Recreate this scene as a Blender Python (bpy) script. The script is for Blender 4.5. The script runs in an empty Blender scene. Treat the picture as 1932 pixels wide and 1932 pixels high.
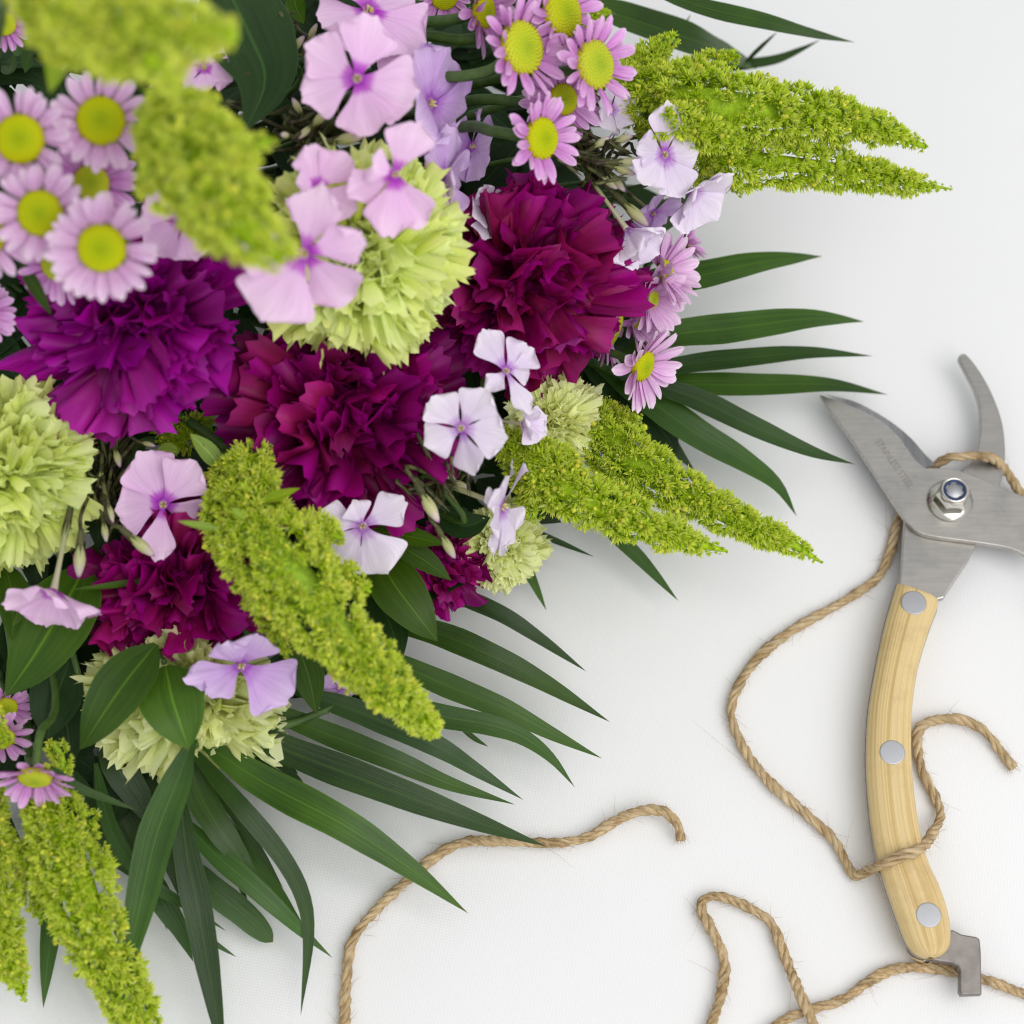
import bpy, bmesh, math, random
import numpy as np
from mathutils import Matrix, Vector, Quaternion

random.seed(7)
rng = np.random.default_rng(11)
R_ = math.radians
SC = bpy.context.scene
COL = SC.collection

# ------------------------------------------------------------------ camera, world, light, exposure
TILT = R_(24.0)            # camera tips back from straight-down by this much
DIST = 0.77                # metres from the lens to the middle of the table area in view
HALF = 966.0               # measurements below were read on a 1932-pixel-wide copy
FPX = HALF / math.tan(R_(13.5))
RIGHT = np.array([1.0, 0, 0])
UP = np.array([0, math.cos(TILT), math.sin(TILT)])
BACK = np.array([0, -math.sin(TILT), math.cos(TILT)])
CAMP = BACK * DIST

cam_d = bpy.data.cameras.new('camera')
cam_d.sensor_fit = 'HORIZONTAL'
cam_d.angle = R_(27.0)
cam_d.clip_start = 0.01
cam_d.clip_end = 50
cam_d.dof.use_dof = True
cam_d.dof.focus_distance = 0.715
cam_d.dof.aperture_fstop = cam_d.lens / 1000 / 0.0105
cam_d.dof.aperture_blades = 0
cam = bpy.data.objects.new('camera', cam_d)
COL.objects.link(cam)
cam.location = CAMP
cam.rotation_euler = (TILT, 0, 0)
SC.camera = cam

world = bpy.data.worlds.new('World')
SC.world = world
world.use_nodes = True
wb = world.node_tree.nodes['Background']
wb.inputs[0].default_value = (0.955, 0.975, 1.0, 1)
wb.inputs[1].default_value = 0.52

def area(name, loc, target, size, power, col):
    d = bpy.data.lights.new(name, 'AREA')
    d.shape = 'RECTANGLE'; d.size, d.size_y = size
    d.energy = power; d.color = col
    o = bpy.data.objects.new(name, d); COL.objects.link(o)
    o.location = loc
    o.rotation_euler = (Vector(target) - Vector(loc)).to_track_quat('-Z', 'Y').to_euler()
    return o
area('window_light', (0.55, -0.50, 1.20), (-0.03, 0.02, 0), (1.25, 1.25), 12.0, (1.0, 0.985, 0.97))

SC.view_settings.view_transform = 'Standard'
SC.view_settings.look = 'None'
SC.view_settings.gamma = 1
SC.view_settings.exposure = 0.25
SC.view_settings.use_curve_mapping = False
SC.render.engine = 'CYCLES'
SC.cycles.use_denoising = True
SC.cycles.filter_width = 1.15
SC.cycles.max_bounces = 6
SC.cycles.diffuse_bounces = 4
SC.cycles.glossy_bounces = 2
SC.cycles.transmission_bounces = 3
SC.cycles.caustics_reflective = False
SC.cycles.caustics_refractive = False
SC.cycles.use_adaptive_sampling = True
SC.cycles.adaptive_threshold = 0.02

# ------------------------------------------------------------------ measuring helpers
def ray(px, py):
    return RIGHT * ((px - HALF) / FPX) + UP * (-(py - HALF) / FPX) - BACK
def P(px, py, z):
    """the point of the place at height z that was measured at px, py"""
    d = ray(px, py)
    return CAMP + d * ((z - CAMP[2]) / d[2])
def MPP(px, py, z):
    d = ray(px, py)
    return ((z - CAMP[2]) / d[2]) / FPX
def N(n):
    v = RIGHT * n[0] + UP * n[1] + BACK * n[2]
    return v / np.linalg.norm(v)
def Z(tr, pts):
    """a list of points read on an enlargement -> measured coordinates"""
    ox, oy, s = tr
    return [(ox + p[0] * s, oy + p[1] * s) for p in pts]
ZR = (1018.8, 415.1, 0.3515)
ZB = (113.2, 1396.2, 0.29297)
Z8 = (452.8, 981.1, 0.4923)
Z7 = (0.0, 1056.6, 0.4533)
Z3T = (905.6, 0.0, 0.4688)
Z1L = (0.0, 0.0, 0.3125)
Z4L = (0.0, 528.3, 0.3125)
S1 = (1509.4, 641.5, 0.2540)
S2 = (1320.7, 1056.6, 0.3164)
S3 = (1245.3, 1509.4, 0.3555)
BIND = P(-120, 430, 0.05)

def crom(pts, n):
    p = np.asarray(pts, float)
    q = np.vstack([2 * p[0] - p[1], p, 2 * p[-1] - p[-2]])
    seg = len(p) - 1
    out = []
    for t in np.linspace(0, seg, n):
        i = min(int(t), seg - 1); f = t - i
        a, b, c, d = q[i], q[i + 1], q[i + 2], q[i + 3]
        out.append(0.5 * (2 * b + (c - a) * f + (2 * a - 5 * b + 4 * c - d) * f * f + (3 * b - a - 3 * c + d) * f ** 3))
    return np.array(out)
def even(pts, n):
    p = crom(pts, 400)
    s = np.r_[0, np.cumsum(np.linalg.norm(np.diff(p, axis=0), axis=1))]
    t = np.linspace(0, s[-1], n)
    return np.stack([np.interp(t, s, p[:, k]) for k in range(3)], 1), s[-1]
def unit(v):
    return v / (np.linalg.norm(v, axis=-1, keepdims=True) + 1e-12)

# ------------------------------------------------------------------ mesh helpers
def mesh(name, v, f, mat, uv=None, col=None, smooth=True):
    me = bpy.data.meshes.new(name)
    v = np.asarray(v, float)
    me.from_pydata(v.tolist(), [], [tuple(int(i) for i in q) for q in f])
    if uv is not None:
        lay = me.uv_layers.new(name='UVMap')
        li = np.zeros(len(me.loops), np.int32); me.loops.foreach_get('vertex_index', li)
        lay.data.foreach_set('uv', np.asarray(uv, np.float32)[li].ravel())
    if col is not None:
        at = me.color_attributes.new('tint', 'FLOAT_COLOR', 'POINT')
        at.data.foreach_set('color', np.asarray(col, np.float32).ravel())
    if smooth:
        me.polygons.foreach_set('use_smooth', np.ones(len(me.polygons), bool))
    if mat: me.materials.append(mat)
    me.update()
    return me
def link(name, me, parent=None, mtx=None):
    o = bpy.data.objects.new(name, me)
    COL.objects.link(o)
    if parent is not None: o.parent = parent
    if mtx is not None: o.matrix_basis = mtx
    return o
def tag(o, label, cat, group=None):
    o['label'] = label; o['category'] = cat
    if group: o['group'] = group
    return o
def thing(name, label, cat, loc=(0, 0, 0), rot=None, group=None):
    o = bpy.data.objects.new(name, None)
    o.empty_display_size = 0.01
    COL.objects.link(o)
    m = Matrix.Translation(Vector(loc))
    if rot is not None: m = m @ rot.to_4x4()
    o.matrix_basis = m
    return tag(o, label, cat, group)
def grid_faces(nv, nu, closed=False):
    f = []
    w = nu if closed else nu - 1
    for j in range(nv - 1):
        for i in range(w):
            a = j * nu + i; b = j * nu + (i + 1) % nu
            f.append((a, b, b + nu, a + nu))
    return f
def grid(name, pts, mat, closed=False):
    nv, nu, _ = pts.shape
    u, v = np.meshgrid(np.linspace(0, 1, nu), np.linspace(0, 1, nv))
    return mesh(name, pts.reshape(-1, 3), grid_faces(nv, nu, closed), mat, np.stack([u.ravel(), v.ravel()], 1))
def frames(p):
    t = unit(np.gradient(p, axis=0))
    a = np.array([0, 0, 1.0]) if abs(t[0][2]) < 0.9 else np.array([1.0, 0, 0])
    n = [unit(np.cross(np.cross(t[0], a), t[0]))]
    for i in range(1, len(p)):
        m = n[-1] - t[i] * np.dot(n[-1], t[i])
        n.append(unit(m))
    n = np.array(n)
    return t, n, np.cross(t, n)
def tube_pts(p, r, k=8):
    t, n, b = frames(p)
    r = np.broadcast_to(np.asarray(r, float), (len(p),))
    a = np.linspace(0, 2 * math.pi, k, endpoint=False)
    return p[:, None] + r[:, None, None] * (np.cos(a)[None, :, None] * n[:, None] + np.sin(a)[None, :, None] * b[:, None])
def tube(name, p, r, mat, k=8):
    q = tube_pts(np.asarray(p), r, k)
    nv = len(q)
    v = q.reshape(-1, 3)
    f = grid_faces(nv, k, True)
    f.append(tuple(range(k))[::-1]); f.append(tuple(range((nv - 1) * k, nv * k)))
    u, w = np.meshgrid(np.linspace(0, 1, k), np.linspace(0, 1, nv))
    return mesh(name, v, f, mat, np.stack([u.ravel(), w.ravel()], 1))
def lathe(name, prof, mat, k=16):
    prof = np.asarray(prof, float)
    a = np.linspace(0, 2 * math.pi, k, endpoint=False)
    q = np.stack([prof[:, 0][:, None] * np.cos(a), prof[:, 0][:, None] * np.sin(a), np.repeat(prof[:, 1][:, None], k, 1)], 2)
    f = grid_faces(len(prof), k, True)
    f.append(tuple(range(k))[::-1]); f.append(tuple(range((len(prof) - 1) * k, len(prof) * k)))
    u, w = np.meshgrid(np.linspace(0, 1, k), np.linspace(0, 1, len(prof)))
    return mesh(name, q.reshape(-1, 3), f, mat, np.stack([u.ravel(), w.ravel()], 1))
def rot_of(n, roll=0.0):
    """frame whose Z is n and whose X lies to the picture's right, rolled"""
    n = unit(np.asarray(n, float))
    x = RIGHT - n * np.dot(RIGHT, n)
    if np.linalg.norm(x) < 0.35:
        x = UP - n * np.dot(UP, n)
        x = np.cross(x, n)
    x = unit(x); y = np.cross(n, x)
    m = Matrix([[x[i], y[i], n[i]] for i in range(3)])
    return m @ Matrix.Rotation(roll, 3, 'Z')

# ------------------------------------------------------------------ materials
class NT:
    def __init__(s, name):
        s.m = bpy.data.materials.new(name); s.m.use_nodes = True
        s.t = s.m.node_tree; s.n = s.t.nodes; s.n.clear()
        s.out = s.n.new('ShaderNodeOutputMaterial')
    def add(s, typ, ins=None, **kw):
        n = s.n.new('ShaderNode' + typ)
        for k, v in kw.items(): setattr(n, k, v)
        for k, v in (ins or {}).items():
            if hasattr(v, 'bl_idname') or isinstance(v, bpy.types.NodeSocket): s.t.links.new(v, n.inputs[k])
            else: n.inputs[k].default_value = v
        return n
    def ramp(s, fac, stops, interp='LINEAR'):
        n = s.add('ValToRGB', {0: fac}); cr = n.color_ramp; cr.interpolation = interp
        while len(cr.elements) > 1: cr.elements.remove(cr.elements[-1])
        cr.elements[0].position = stops[0][0]; cr.elements[0].color = (*stops[0][1], 1)
        for p, c in stops[1:]:
            e = cr.elements.new(p); e.color = (*c, 1)
        return n.outputs[0]
    def mix(s, fac, a, b, mode='MIX'):
        n = s.add('Mix', data_type='RGBA', blend_type=mode)
        for i, v in ((0, fac), (6, a), (7, b)):
            if isinstance(v, bpy.types.NodeSocket): s.t.links.new(v, n.inputs[i])
            else: n.inputs[i].default_value = v if i == 0 else (*v, 1)
        return n.outputs[2]
    def math(s, op, a, b=0.0):
        return s.add('Math', {0: a, 1: b}, operation=op).outputs[0]
    def surf(s, sh): s.t.links.new(sh, s.out.inputs[0])

def vary(nt, colr, lo, hi, sat=(0.95, 1.05), hue=(0.497, 0.503)):
    oi = nt.add('ObjectInfo').outputs['Random']
    v = nt.add('MapRange', {0: oi, 3: lo, 4: hi}).outputs[0]
    r2 = nt.math('FRACT', nt.math('MULTIPLY', oi, 17.13))
    h = nt.add('MapRange', {0: r2, 3: hue[0], 4: hue[1]}).outputs[0]
    sa = nt.add('MapRange', {0: r2, 3: sat[1], 4: sat[0]}).outputs[0]
    return nt.add('HueSaturation', {'Hue': h, 'Saturation': sa, 'Value': v, 'Fac': 1.0, 'Color': colr}).outputs[0]

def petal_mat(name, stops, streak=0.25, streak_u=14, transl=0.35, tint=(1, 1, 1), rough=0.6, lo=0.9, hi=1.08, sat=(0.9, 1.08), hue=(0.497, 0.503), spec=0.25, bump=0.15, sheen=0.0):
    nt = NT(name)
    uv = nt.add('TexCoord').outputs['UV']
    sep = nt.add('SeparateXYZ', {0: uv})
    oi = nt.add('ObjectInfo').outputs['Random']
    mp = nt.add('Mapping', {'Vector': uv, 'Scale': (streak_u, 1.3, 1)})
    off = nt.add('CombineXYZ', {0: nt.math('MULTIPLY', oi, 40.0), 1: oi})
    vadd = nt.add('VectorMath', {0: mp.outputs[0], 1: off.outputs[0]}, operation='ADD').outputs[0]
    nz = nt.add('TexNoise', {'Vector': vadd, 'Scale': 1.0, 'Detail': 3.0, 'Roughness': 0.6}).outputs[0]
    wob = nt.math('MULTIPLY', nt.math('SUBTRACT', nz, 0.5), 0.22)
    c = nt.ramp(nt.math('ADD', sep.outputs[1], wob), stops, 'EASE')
    k = nt.add('MapRange', {0: nz, 1: 0.3, 2: 0.7, 3: 1 - streak, 4: 1 + streak * 0.55}).outputs[0]
    kc = nt.add('CombineColor', {0: k, 1: k, 2: k}).outputs[0]
    c = nt.mix(1.0, c, kc, 'MULTIPLY')
    c = vary(nt, c, lo, hi, sat, hue)
    bm = nt.add('Bump', {'Strength': bump, 'Distance': 0.0008, 'Height': nz})
    pb = nt.add('BsdfPrincipled', {'Base Color': c, 'Roughness': rough, 'Specular IOR Level': spec, 'Normal': bm.outputs[0]})
    pb.inputs['Sheen Weight'].default_value = sheen
    tc = nt.mix(1.0, c, tint, 'MULTIPLY')
    tr = nt.add('BsdfTranslucent', {'Color': tc})
    mx = nt.add('MixShader', {0: transl, 1: pb.outputs[0], 2: tr.outputs[0]})
    nt.surf(mx.outputs[0])
    return nt.m

def leaf_mat(name, dark, light, rough=0.42, veins=22, transl=0.22, lo=0.7, hi=1.2, spec=0.5, rib=False):
    nt = NT(name)
    uv = nt.add('TexCoord').outputs['UV']
    ob = nt.add('TexCoord').outputs['Object']
    oi = nt.add('ObjectInfo').outputs['Random']
    mp = nt.add('Mapping', {'Vector': uv, 'Scale': (veins, 0.8, 1)})
    off = nt.add('CombineXYZ', {0: nt.math('MULTIPLY', oi, 30.0), 1: oi})
    vec = nt.add('VectorMath', {0: mp.outputs[0], 1: off.outputs[0]}, operation='ADD').outputs[0]
    nz = nt.add('TexNoise', {'Vector': vec, 'Scale': 1.0, 'Detail': 4.0, 'Roughness': 0.65}).outputs[0]
    big = nt.add('TexNoise', {'Vector': ob, 'Scale': 38.0, 'Detail': 3.0}).outputs[0]
    f = nt.math('ADD', nt.math('MULTIPLY', nz, 0.6), nt.math('MULTIPLY', big, 0.4))
    c = nt.ramp(f, [(0.36, dark), (0.64, light)])
    sx = nt.add('SeparateXYZ', {0: uv}).outputs[0]
    dx = nt.math('ABSOLUTE', nt.math('SUBTRACT', sx, 0.5))
    ribf = nt.add('MapRange', {0: dx, 1: 0.008, 2: 0.03, 3: 0.55 if rib else 0.25, 4: 0.0}).outputs[0]
    c = nt.mix(ribf, c, tuple(min(1, x * 2.3) for x in light))
    edg = nt.add('MapRange', {0: dx, 1: 0.485, 2: 0.5, 3: 0.0, 4: 0.6}).outputs[0]
    c = nt.mix(edg, c, tuple(min(1, x * 1.9 + 0.01) for x in light))
    sp = nt.add('TexNoise', {'Vector': ob, 'Scale': 420.0, 'Detail': 1.0}).outputs[0]
    spf = nt.add('MapRange', {0: sp, 1: 0.74, 2: 0.78, 3: 0.0, 4: 0.5}).outputs[0]
    c = nt.mix(spf, c, (0.06, 0.05, 0.02))
    sy = nt.add('SeparateXYZ', {0: uv}).outputs[1]
    tipf = nt.add('MapRange', {0: nt.math('ADD', sy, nt.math('MULTIPLY', nt.math('SUBTRACT', big, 0.5), 0.12)), 1: 0.965, 2: 1.0, 3: 0.0, 4: 0.75}).outputs[0]
    c = nt.mix(tipf, c, (0.10, 0.075, 0.02))
    c = vary(nt, c, lo, hi, (0.9, 1.05), (0.49, 0.51))
    bm = nt.add('Bump', {'Strength': 0.28, 'Distance': 0.0008, 'Height': nz})
    rg = nt.add('MapRange', {0: big, 3: rough - 0.1, 4: rough + 0.14}).outputs[0]
    pb = nt.add('BsdfPrincipled', {'Base Color': c, 'Roughness': rg, 'Specular IOR Level': spec, 'Normal': bm.outputs[0]})
    tc = nt.mix(1.0, c, (1.5, 1.6, 0.4), 'MULTIPLY')
    tr = nt.add('BsdfTranslucent', {'Color': tc})
    nt.surf(nt.add('MixShader', {0: transl, 1: pb.outputs[0], 2: tr.outputs[0]}).outputs[0])
    return nt.m

def plain(name, a, b, scale=60, rough=0.6, metal=0.0, spec=0.4, bump=0.2, dist=0.0006, stretch=(1, 1, 1), coord='Object', detail=4, lo=0.95, hi=1.05):
    nt = NT(name)
    tc = nt.add('TexCoord').outputs[coord]
    mp = nt.add('Mapping', {'Vector': tc, 'Scale': stretch}).outputs[0]
    nz = nt.add('TexNoise', {'Vector': mp, 'Scale': scale, 'Detail': detail, 'Roughness': 0.6}).outputs[0]
    c = vary(nt, nt.ramp(nz, [(0.35, a), (0.65, b)]), lo, hi)
    if metal:
        sm = nt.add('TexNoise', {'Vector': tc, 'Scale': 55.0 if coord == 'Object' else 5.0, 'Detail': 5.0, 'Roughness': 0.7}).outputs[0]
        rough = nt.add('MapRange', {0: sm, 1: 0.3, 2: 0.7, 3: rough - 0.12, 4: rough + 0.16}).outputs[0]
        c = nt.mix(nt.add('MapRange', {0: sm, 1: 0.52, 2: 0.68, 3: 0.0, 4: 0.30}).outputs[0], c, tuple(x * .62 for x in a))
    bm = nt.add('Bump', {'Strength': bump, 'Distance': dist, 'Height': nz})
    pb = nt.add('BsdfPrincipled', {'Base Color': c, 'Roughness': rough, 'Metallic': metal, 'Specular IOR Level': spec, 'Normal': bm.outputs[0]})
    nt.surf(pb.outputs[0])
    return nt.m

def tint_mat(name, transl=0.45, rough=0.55, tint=(1.0, 1.02, 0.6)):
    nt = NT(name)
    c = nt.add('VertexColor', layer_name='tint').outputs[0]
    pb = nt.add('BsdfPrincipled', {'Base Color': c, 'Roughness': rough, 'Specular IOR Level': 0.3})
    tr = nt.add('BsdfTranslucent', {'Color': nt.mix(1.0, c, tint, 'MULTIPLY')})
    nt.surf(nt.add('MixShader', {0: transl, 1: pb.outputs[0], 2: tr.outputs[0]}).outputs[0])
    return nt.m

M = {}
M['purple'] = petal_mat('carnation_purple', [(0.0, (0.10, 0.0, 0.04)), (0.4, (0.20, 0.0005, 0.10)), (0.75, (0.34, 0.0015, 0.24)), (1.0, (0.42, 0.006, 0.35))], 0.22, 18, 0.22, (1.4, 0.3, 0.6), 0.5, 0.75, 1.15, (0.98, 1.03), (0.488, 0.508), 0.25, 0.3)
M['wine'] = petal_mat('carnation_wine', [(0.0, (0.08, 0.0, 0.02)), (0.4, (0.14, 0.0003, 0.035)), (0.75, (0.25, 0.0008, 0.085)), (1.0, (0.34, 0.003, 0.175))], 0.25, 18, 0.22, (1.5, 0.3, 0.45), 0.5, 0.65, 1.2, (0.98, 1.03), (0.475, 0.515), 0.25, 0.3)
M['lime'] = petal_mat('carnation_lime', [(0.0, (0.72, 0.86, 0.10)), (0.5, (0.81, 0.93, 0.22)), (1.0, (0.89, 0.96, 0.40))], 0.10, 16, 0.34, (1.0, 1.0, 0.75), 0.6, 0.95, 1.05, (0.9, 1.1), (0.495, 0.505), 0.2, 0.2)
M['lime_pale'] = petal_mat('carnation_pale_lime', [(0.0, (0.76, 0.87, 0.18)), (0.5, (0.88, 0.95, 0.36)), (1.0, (0.94, 0.97, 0.54))], 0.08, 16, 0.34, (1.0, 1.0, 0.75), 0.6, 0.95, 1.05, (0.9, 1.1), (0.495, 0.505), 0.2, 0.2)
EYE = (0.36, 0.03, 0.47)
M['phlox_pink'] = petal_mat('phlox_pink', [(0.0, (0.5, 0.16, 0.48)), (0.07, EYE), (0.16, (0.52, 0.10, 0.58)), (0.30, (0.82, 0.52, 0.81)), (1.0, (0.88, 0.63, 0.85))], 0.11, 20, 0.2, (1.05, 0.85, 1.0), 0.5, 0.97, 1.03, (0.92, 1.06))
M['phlox_lilac'] = petal_mat('phlox_lilac', [(0.0, (0.45, 0.18, 0.5)), (0.08, (0.34, 0.08, 0.50)), (0.2, (0.52, 0.26, 0.66)), (0.4, (0.66, 0.42, 0.79)), (1.0, (0.75, 0.56, 0.85))], 0.12, 20, 0.2, (1.0, 0.85, 1.05), 0.5, 0.96, 1.03, (0.9, 1.08))
M['phlox_pale'] = petal_mat('phlox_pale', [(0.0, (0.5, 0.25, 0.55)), (0.08, (0.38, 0.12, 0.52)), (0.17, (0.58, 0.34, 0.70)), (0.34, (0.80, 0.68, 0.87)), (1.0, (0.88, 0.80, 0.91))], 0.10, 20, 0.2, (1.0, 0.92, 1.0), 0.5, 0.97, 1.03, (0.85, 1.1))
M['mum'] = petal_mat('mum_petal', [(0.0, (0.58, 0.20, 0.55)), (0.35, (0.68, 0.29, 0.67)), (0.8, (0.79, 0.44, 0.78)), (1.0, (0.88, 0.62, 0.86))], 0.24, 7, 0.2, (1.05, 0.8, 1.0), 0.5, 0.95, 1.05, (0.9, 1.06), bump=0.35)
M['mum_pale'] = petal_mat('mum_petal_pale', [(0.0, (0.62, 0.30, 0.58)), (0.35, (0.78, 0.46, 0.76)), (0.8, (0.87, 0.61, 0.85)), (1.0, (0.92, 0.76, 0.90))], 0.18, 7, 0.2, (1.05, 0.85, 1.0), 0.5, 0.96, 1.04, (0.9, 1.06), bump=0.35)  # paler mum: light on the left cluster put in colour; right group's own tone
def disc_mat():
    nt = NT('mum_disc')
    ob = nt.add('TexCoord').outputs['Object']
    ln = nt.add('VectorMath', {0: nt.add('VectorMath', {0: ob, 1: (1, 1, 0)}, operation='MULTIPLY').outputs[0]}, operation='LENGTH').outputs['Value']
    nz = nt.add('TexNoise', {'Vector': ob, 'Scale': 14.0, 'Detail': 3.0}).outputs[0]
    f = nt.math('ADD', ln, nt.math('MULTIPLY', nt.math('SUBTRACT', nz, 0.5), 0.5))
    c = nt.ramp(f, [(0.0, (0.36, 0.46, 0.004)), (0.45, (0.50, 0.57, 0.006)), (0.85, (0.58, 0.60, 0.008)), (1.0, (0.42, 0.38, 0.01))])
    pb = nt.add('BsdfPrincipled', {'Base Color': vary(nt, c, .92, 1.05), 'Roughness': 0.6, 'Specular IOR Level': 0.25})
    nt.surf(pb.outputs[0]); return nt.m
M['disc'] = disc_mat()
M['palm'] = leaf_mat('palm_leaf', (0.012, 0.042, 0.003), (0.044, 0.116, 0.007), 0.33, 26, 0.26, 0.55, 1.35, 0.45)
M['broad'] = leaf_mat('broad_leaf', (0.030, 0.085, 0.004), (0.068, 0.150, 0.008), 0.44, 12, 0.22, 0.7, 1.2, 0.3, rib=True)
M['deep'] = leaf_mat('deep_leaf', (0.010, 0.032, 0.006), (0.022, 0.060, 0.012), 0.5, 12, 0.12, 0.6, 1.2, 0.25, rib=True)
M['limeleaf'] = leaf_mat('amaranth_leaf', (0.18, 0.30, 0.010), (0.32, 0.46, 0.02), 0.5, 10, 0.35, 0.9, 1.1, rib=True)
M['stem'] = plain('green_stem', (0.035, 0.085, 0.012), (0.08, 0.15, 0.03), 140, 0.5, stretch=(1, 1, 1))
M['calyx'] = plain('green_calyx', (0.06, 0.12, 0.01), (0.14, 0.22, 0.02), 500, 0.6, bump=0.5)
M['core'] = plain('amaranth_core', (0.24, 0.40, 0.004), (0.40, 0.58, 0.010), 500, 0.7, bump=0.6)
M['sepal'] = plain('dark_sepal', (0.028, 0.010, 0.014), (0.12, 0.14, 0.035), 260, 0.6, lo=.7, hi=1.3)
M['bud'] = petal_mat('phlox_bud', [(0.0, (0.40, 0.46, 0.14)), (0.5, (0.62, 0.62, 0.32)), (0.78, (0.70, 0.60, 0.55)), (1.0, (0.42, 0.17, 0.46))], 0.15, 5, 0.2, (1, 1, 0.8), 0.5)
M['tube'] = petal_mat('phlox_tube', [(0.0, (0.42, 0.46, 0.18)), (0.5, (0.60, 0.55, 0.38)), (1.0, (0.68, 0.52, 0.62))], 0.12, 5, 0.2, (1, 1, 0.8), 0.5)
M['stamen'] = plain('stamen', (0.55, 0.48, 0.12), (0.75, 0.68, 0.3), 900, 0.6)
M['amar'] = tint_mat('amaranth_floret')
M['steel'] = plain('brushed_steel', (0.43, 0.41, 0.38), (0.49, 0.465, 0.435), 70, 0.36, 1.0, bump=0.06, stretch=(1, 14, 1), dist=0.0004)
M['steel_edge'] = plain('ground_steel', (0.30, 0.30, 0.30), (0.38, 0.38, 0.38), 60, 0.3, 1.0, bump=0.05, stretch=(10, 1, 1), dist=0.0004)
M['steel_dark'] = plain('dark_steel', (0.22, 0.20, 0.188), (0.29, 0.265, 0.245), 50, 0.42, 1.0, bump=0.08, dist=0.0004)
M['rivet'] = plain('aluminium', (0.42, 0.425, 0.44), (0.50, 0.505, 0.52), 400, 0.5, 1.0, bump=0.05)
M['zinc'] = plain('zinc', (0.62, 0.60, 0.55), (0.72, 0.70, 0.64), 100, 0.18, 1.0, bump=0.02)
M['nylon'] = plain('blue_nylon', (0.012, 0.03, 0.10), (0.02, 0.05, 0.15), 100, 0.4)
M['ink'] = plain('etched_mark', (0.28, 0.265, 0.245), (0.34, 0.32, 0.30), 800, 0.45, 1.0)

def wood_mat():
    nt = NT('ash_wood')
    uv = nt.add('TexCoord').outputs['UV']
    oi = nt.add('ObjectInfo').outputs['Random']
    mp = nt.add('Mapping', {'Vector': uv, 'Scale': (13, 0.75, 1)}).outputs[0]
    off = nt.add('CombineXYZ', {0: nt.math('MULTIPLY', oi, 9.0)}).outputs[0]
    vec = nt.add('VectorMath', {0: mp, 1: off}, operation='ADD').outputs[0]
    a = nt.add('TexNoise', {'Vector': vec, 'Scale': 1.0, 'Detail': 3.0, 'Distortion': 0.4}).outputs[0]
    mp2 = nt.add('Mapping', {'Vector': uv, 'Scale': (90, 5, 1)}).outputs[0]
    b = nt.add('TexNoise', {'Vector': mp2, 'Scale': 1.0, 'Detail': 2.0}).outputs[0]
    c = nt.ramp(a, [(0.30, (0.50, 0.34, 0.13)), (0.45, (0.64, 0.47, 0.21)), (0.56, (0.72, 0.56, 0.29)), (0.70, (0.58, 0.41, 0.17))])
    ob = nt.add('TexCoord').outputs['Object']
    mot = nt.add('TexNoise', {'Vector': ob, 'Scale': 90.0, 'Detail': 5.0, 'Roughness': 0.7}).outputs[0]
    mf = nt.add('MapRange', {0: mot, 1: 0.52, 2: 0.75, 3: 0.0, 4: 0.35}).outputs[0]
    c = nt.mix(mf, c, (0.40, 0.26, 0.11))
    pf = nt.add('MapRange', {0: b, 1: 0.60, 2: 0.72, 3: 0.0, 4: 0.4}).outputs[0]
    c = nt.mix(pf, c, (0.42, 0.24, 0.08))
    bm = nt.add('Bump', {'Strength': 0.12, 'Distance': 0.0004, 'Height': b})
    pb = nt.add('BsdfPrincipled', {'Base Color': c, 'Roughness': 0.5, 'Specular IOR Level': 0.35, 'Normal': bm.outputs[0]})
    nt.surf(pb.outputs[0]); return nt.m
M['wood'] = wood_mat()

def twine_mat():
    nt = NT('jute')
    uv = nt.add('TexCoord').outputs['UV']; ob = nt.add('TexCoord').outputs['Object']
    mp = nt.add('Mapping', {'Vector': uv, 'Scale': (5, 60, 1)}).outputs[0]
    a = nt.add('TexNoise', {'Vector': mp, 'Scale': 1.0, 'Detail': 3.0}).outputs[0]
    b = nt.add('TexNoise', {'Vector': ob, 'Scale': 160.0, 'Detail': 3.0}).outputs[0]
    f = nt.math('ADD', nt.math('MULTIPLY', a, 0.6), nt.math('MULTIPLY', b, 0.4))
    c = nt.ramp(f, [(0.34, (0.24, 0.155, 0.07)), (0.48, (0.47, 0.34, 0.185)), (0.64, (0.64, 0.50, 0.31))])
    c = vary(nt, c, 0.92, 1.06)
    bm = nt.add('Bump', {'Strength': 0.6, 'Distance': 0.0006, 'Height': a})
    pb = nt.add('BsdfPrincipled', {'Base Color': c, 'Roughness': 0.8, 'Specular IOR Level': 0.15, 'Normal': bm.outputs[0]})
    nt.surf(pb.outputs[0]); return nt.m
M['jute'] = twine_mat()

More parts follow.
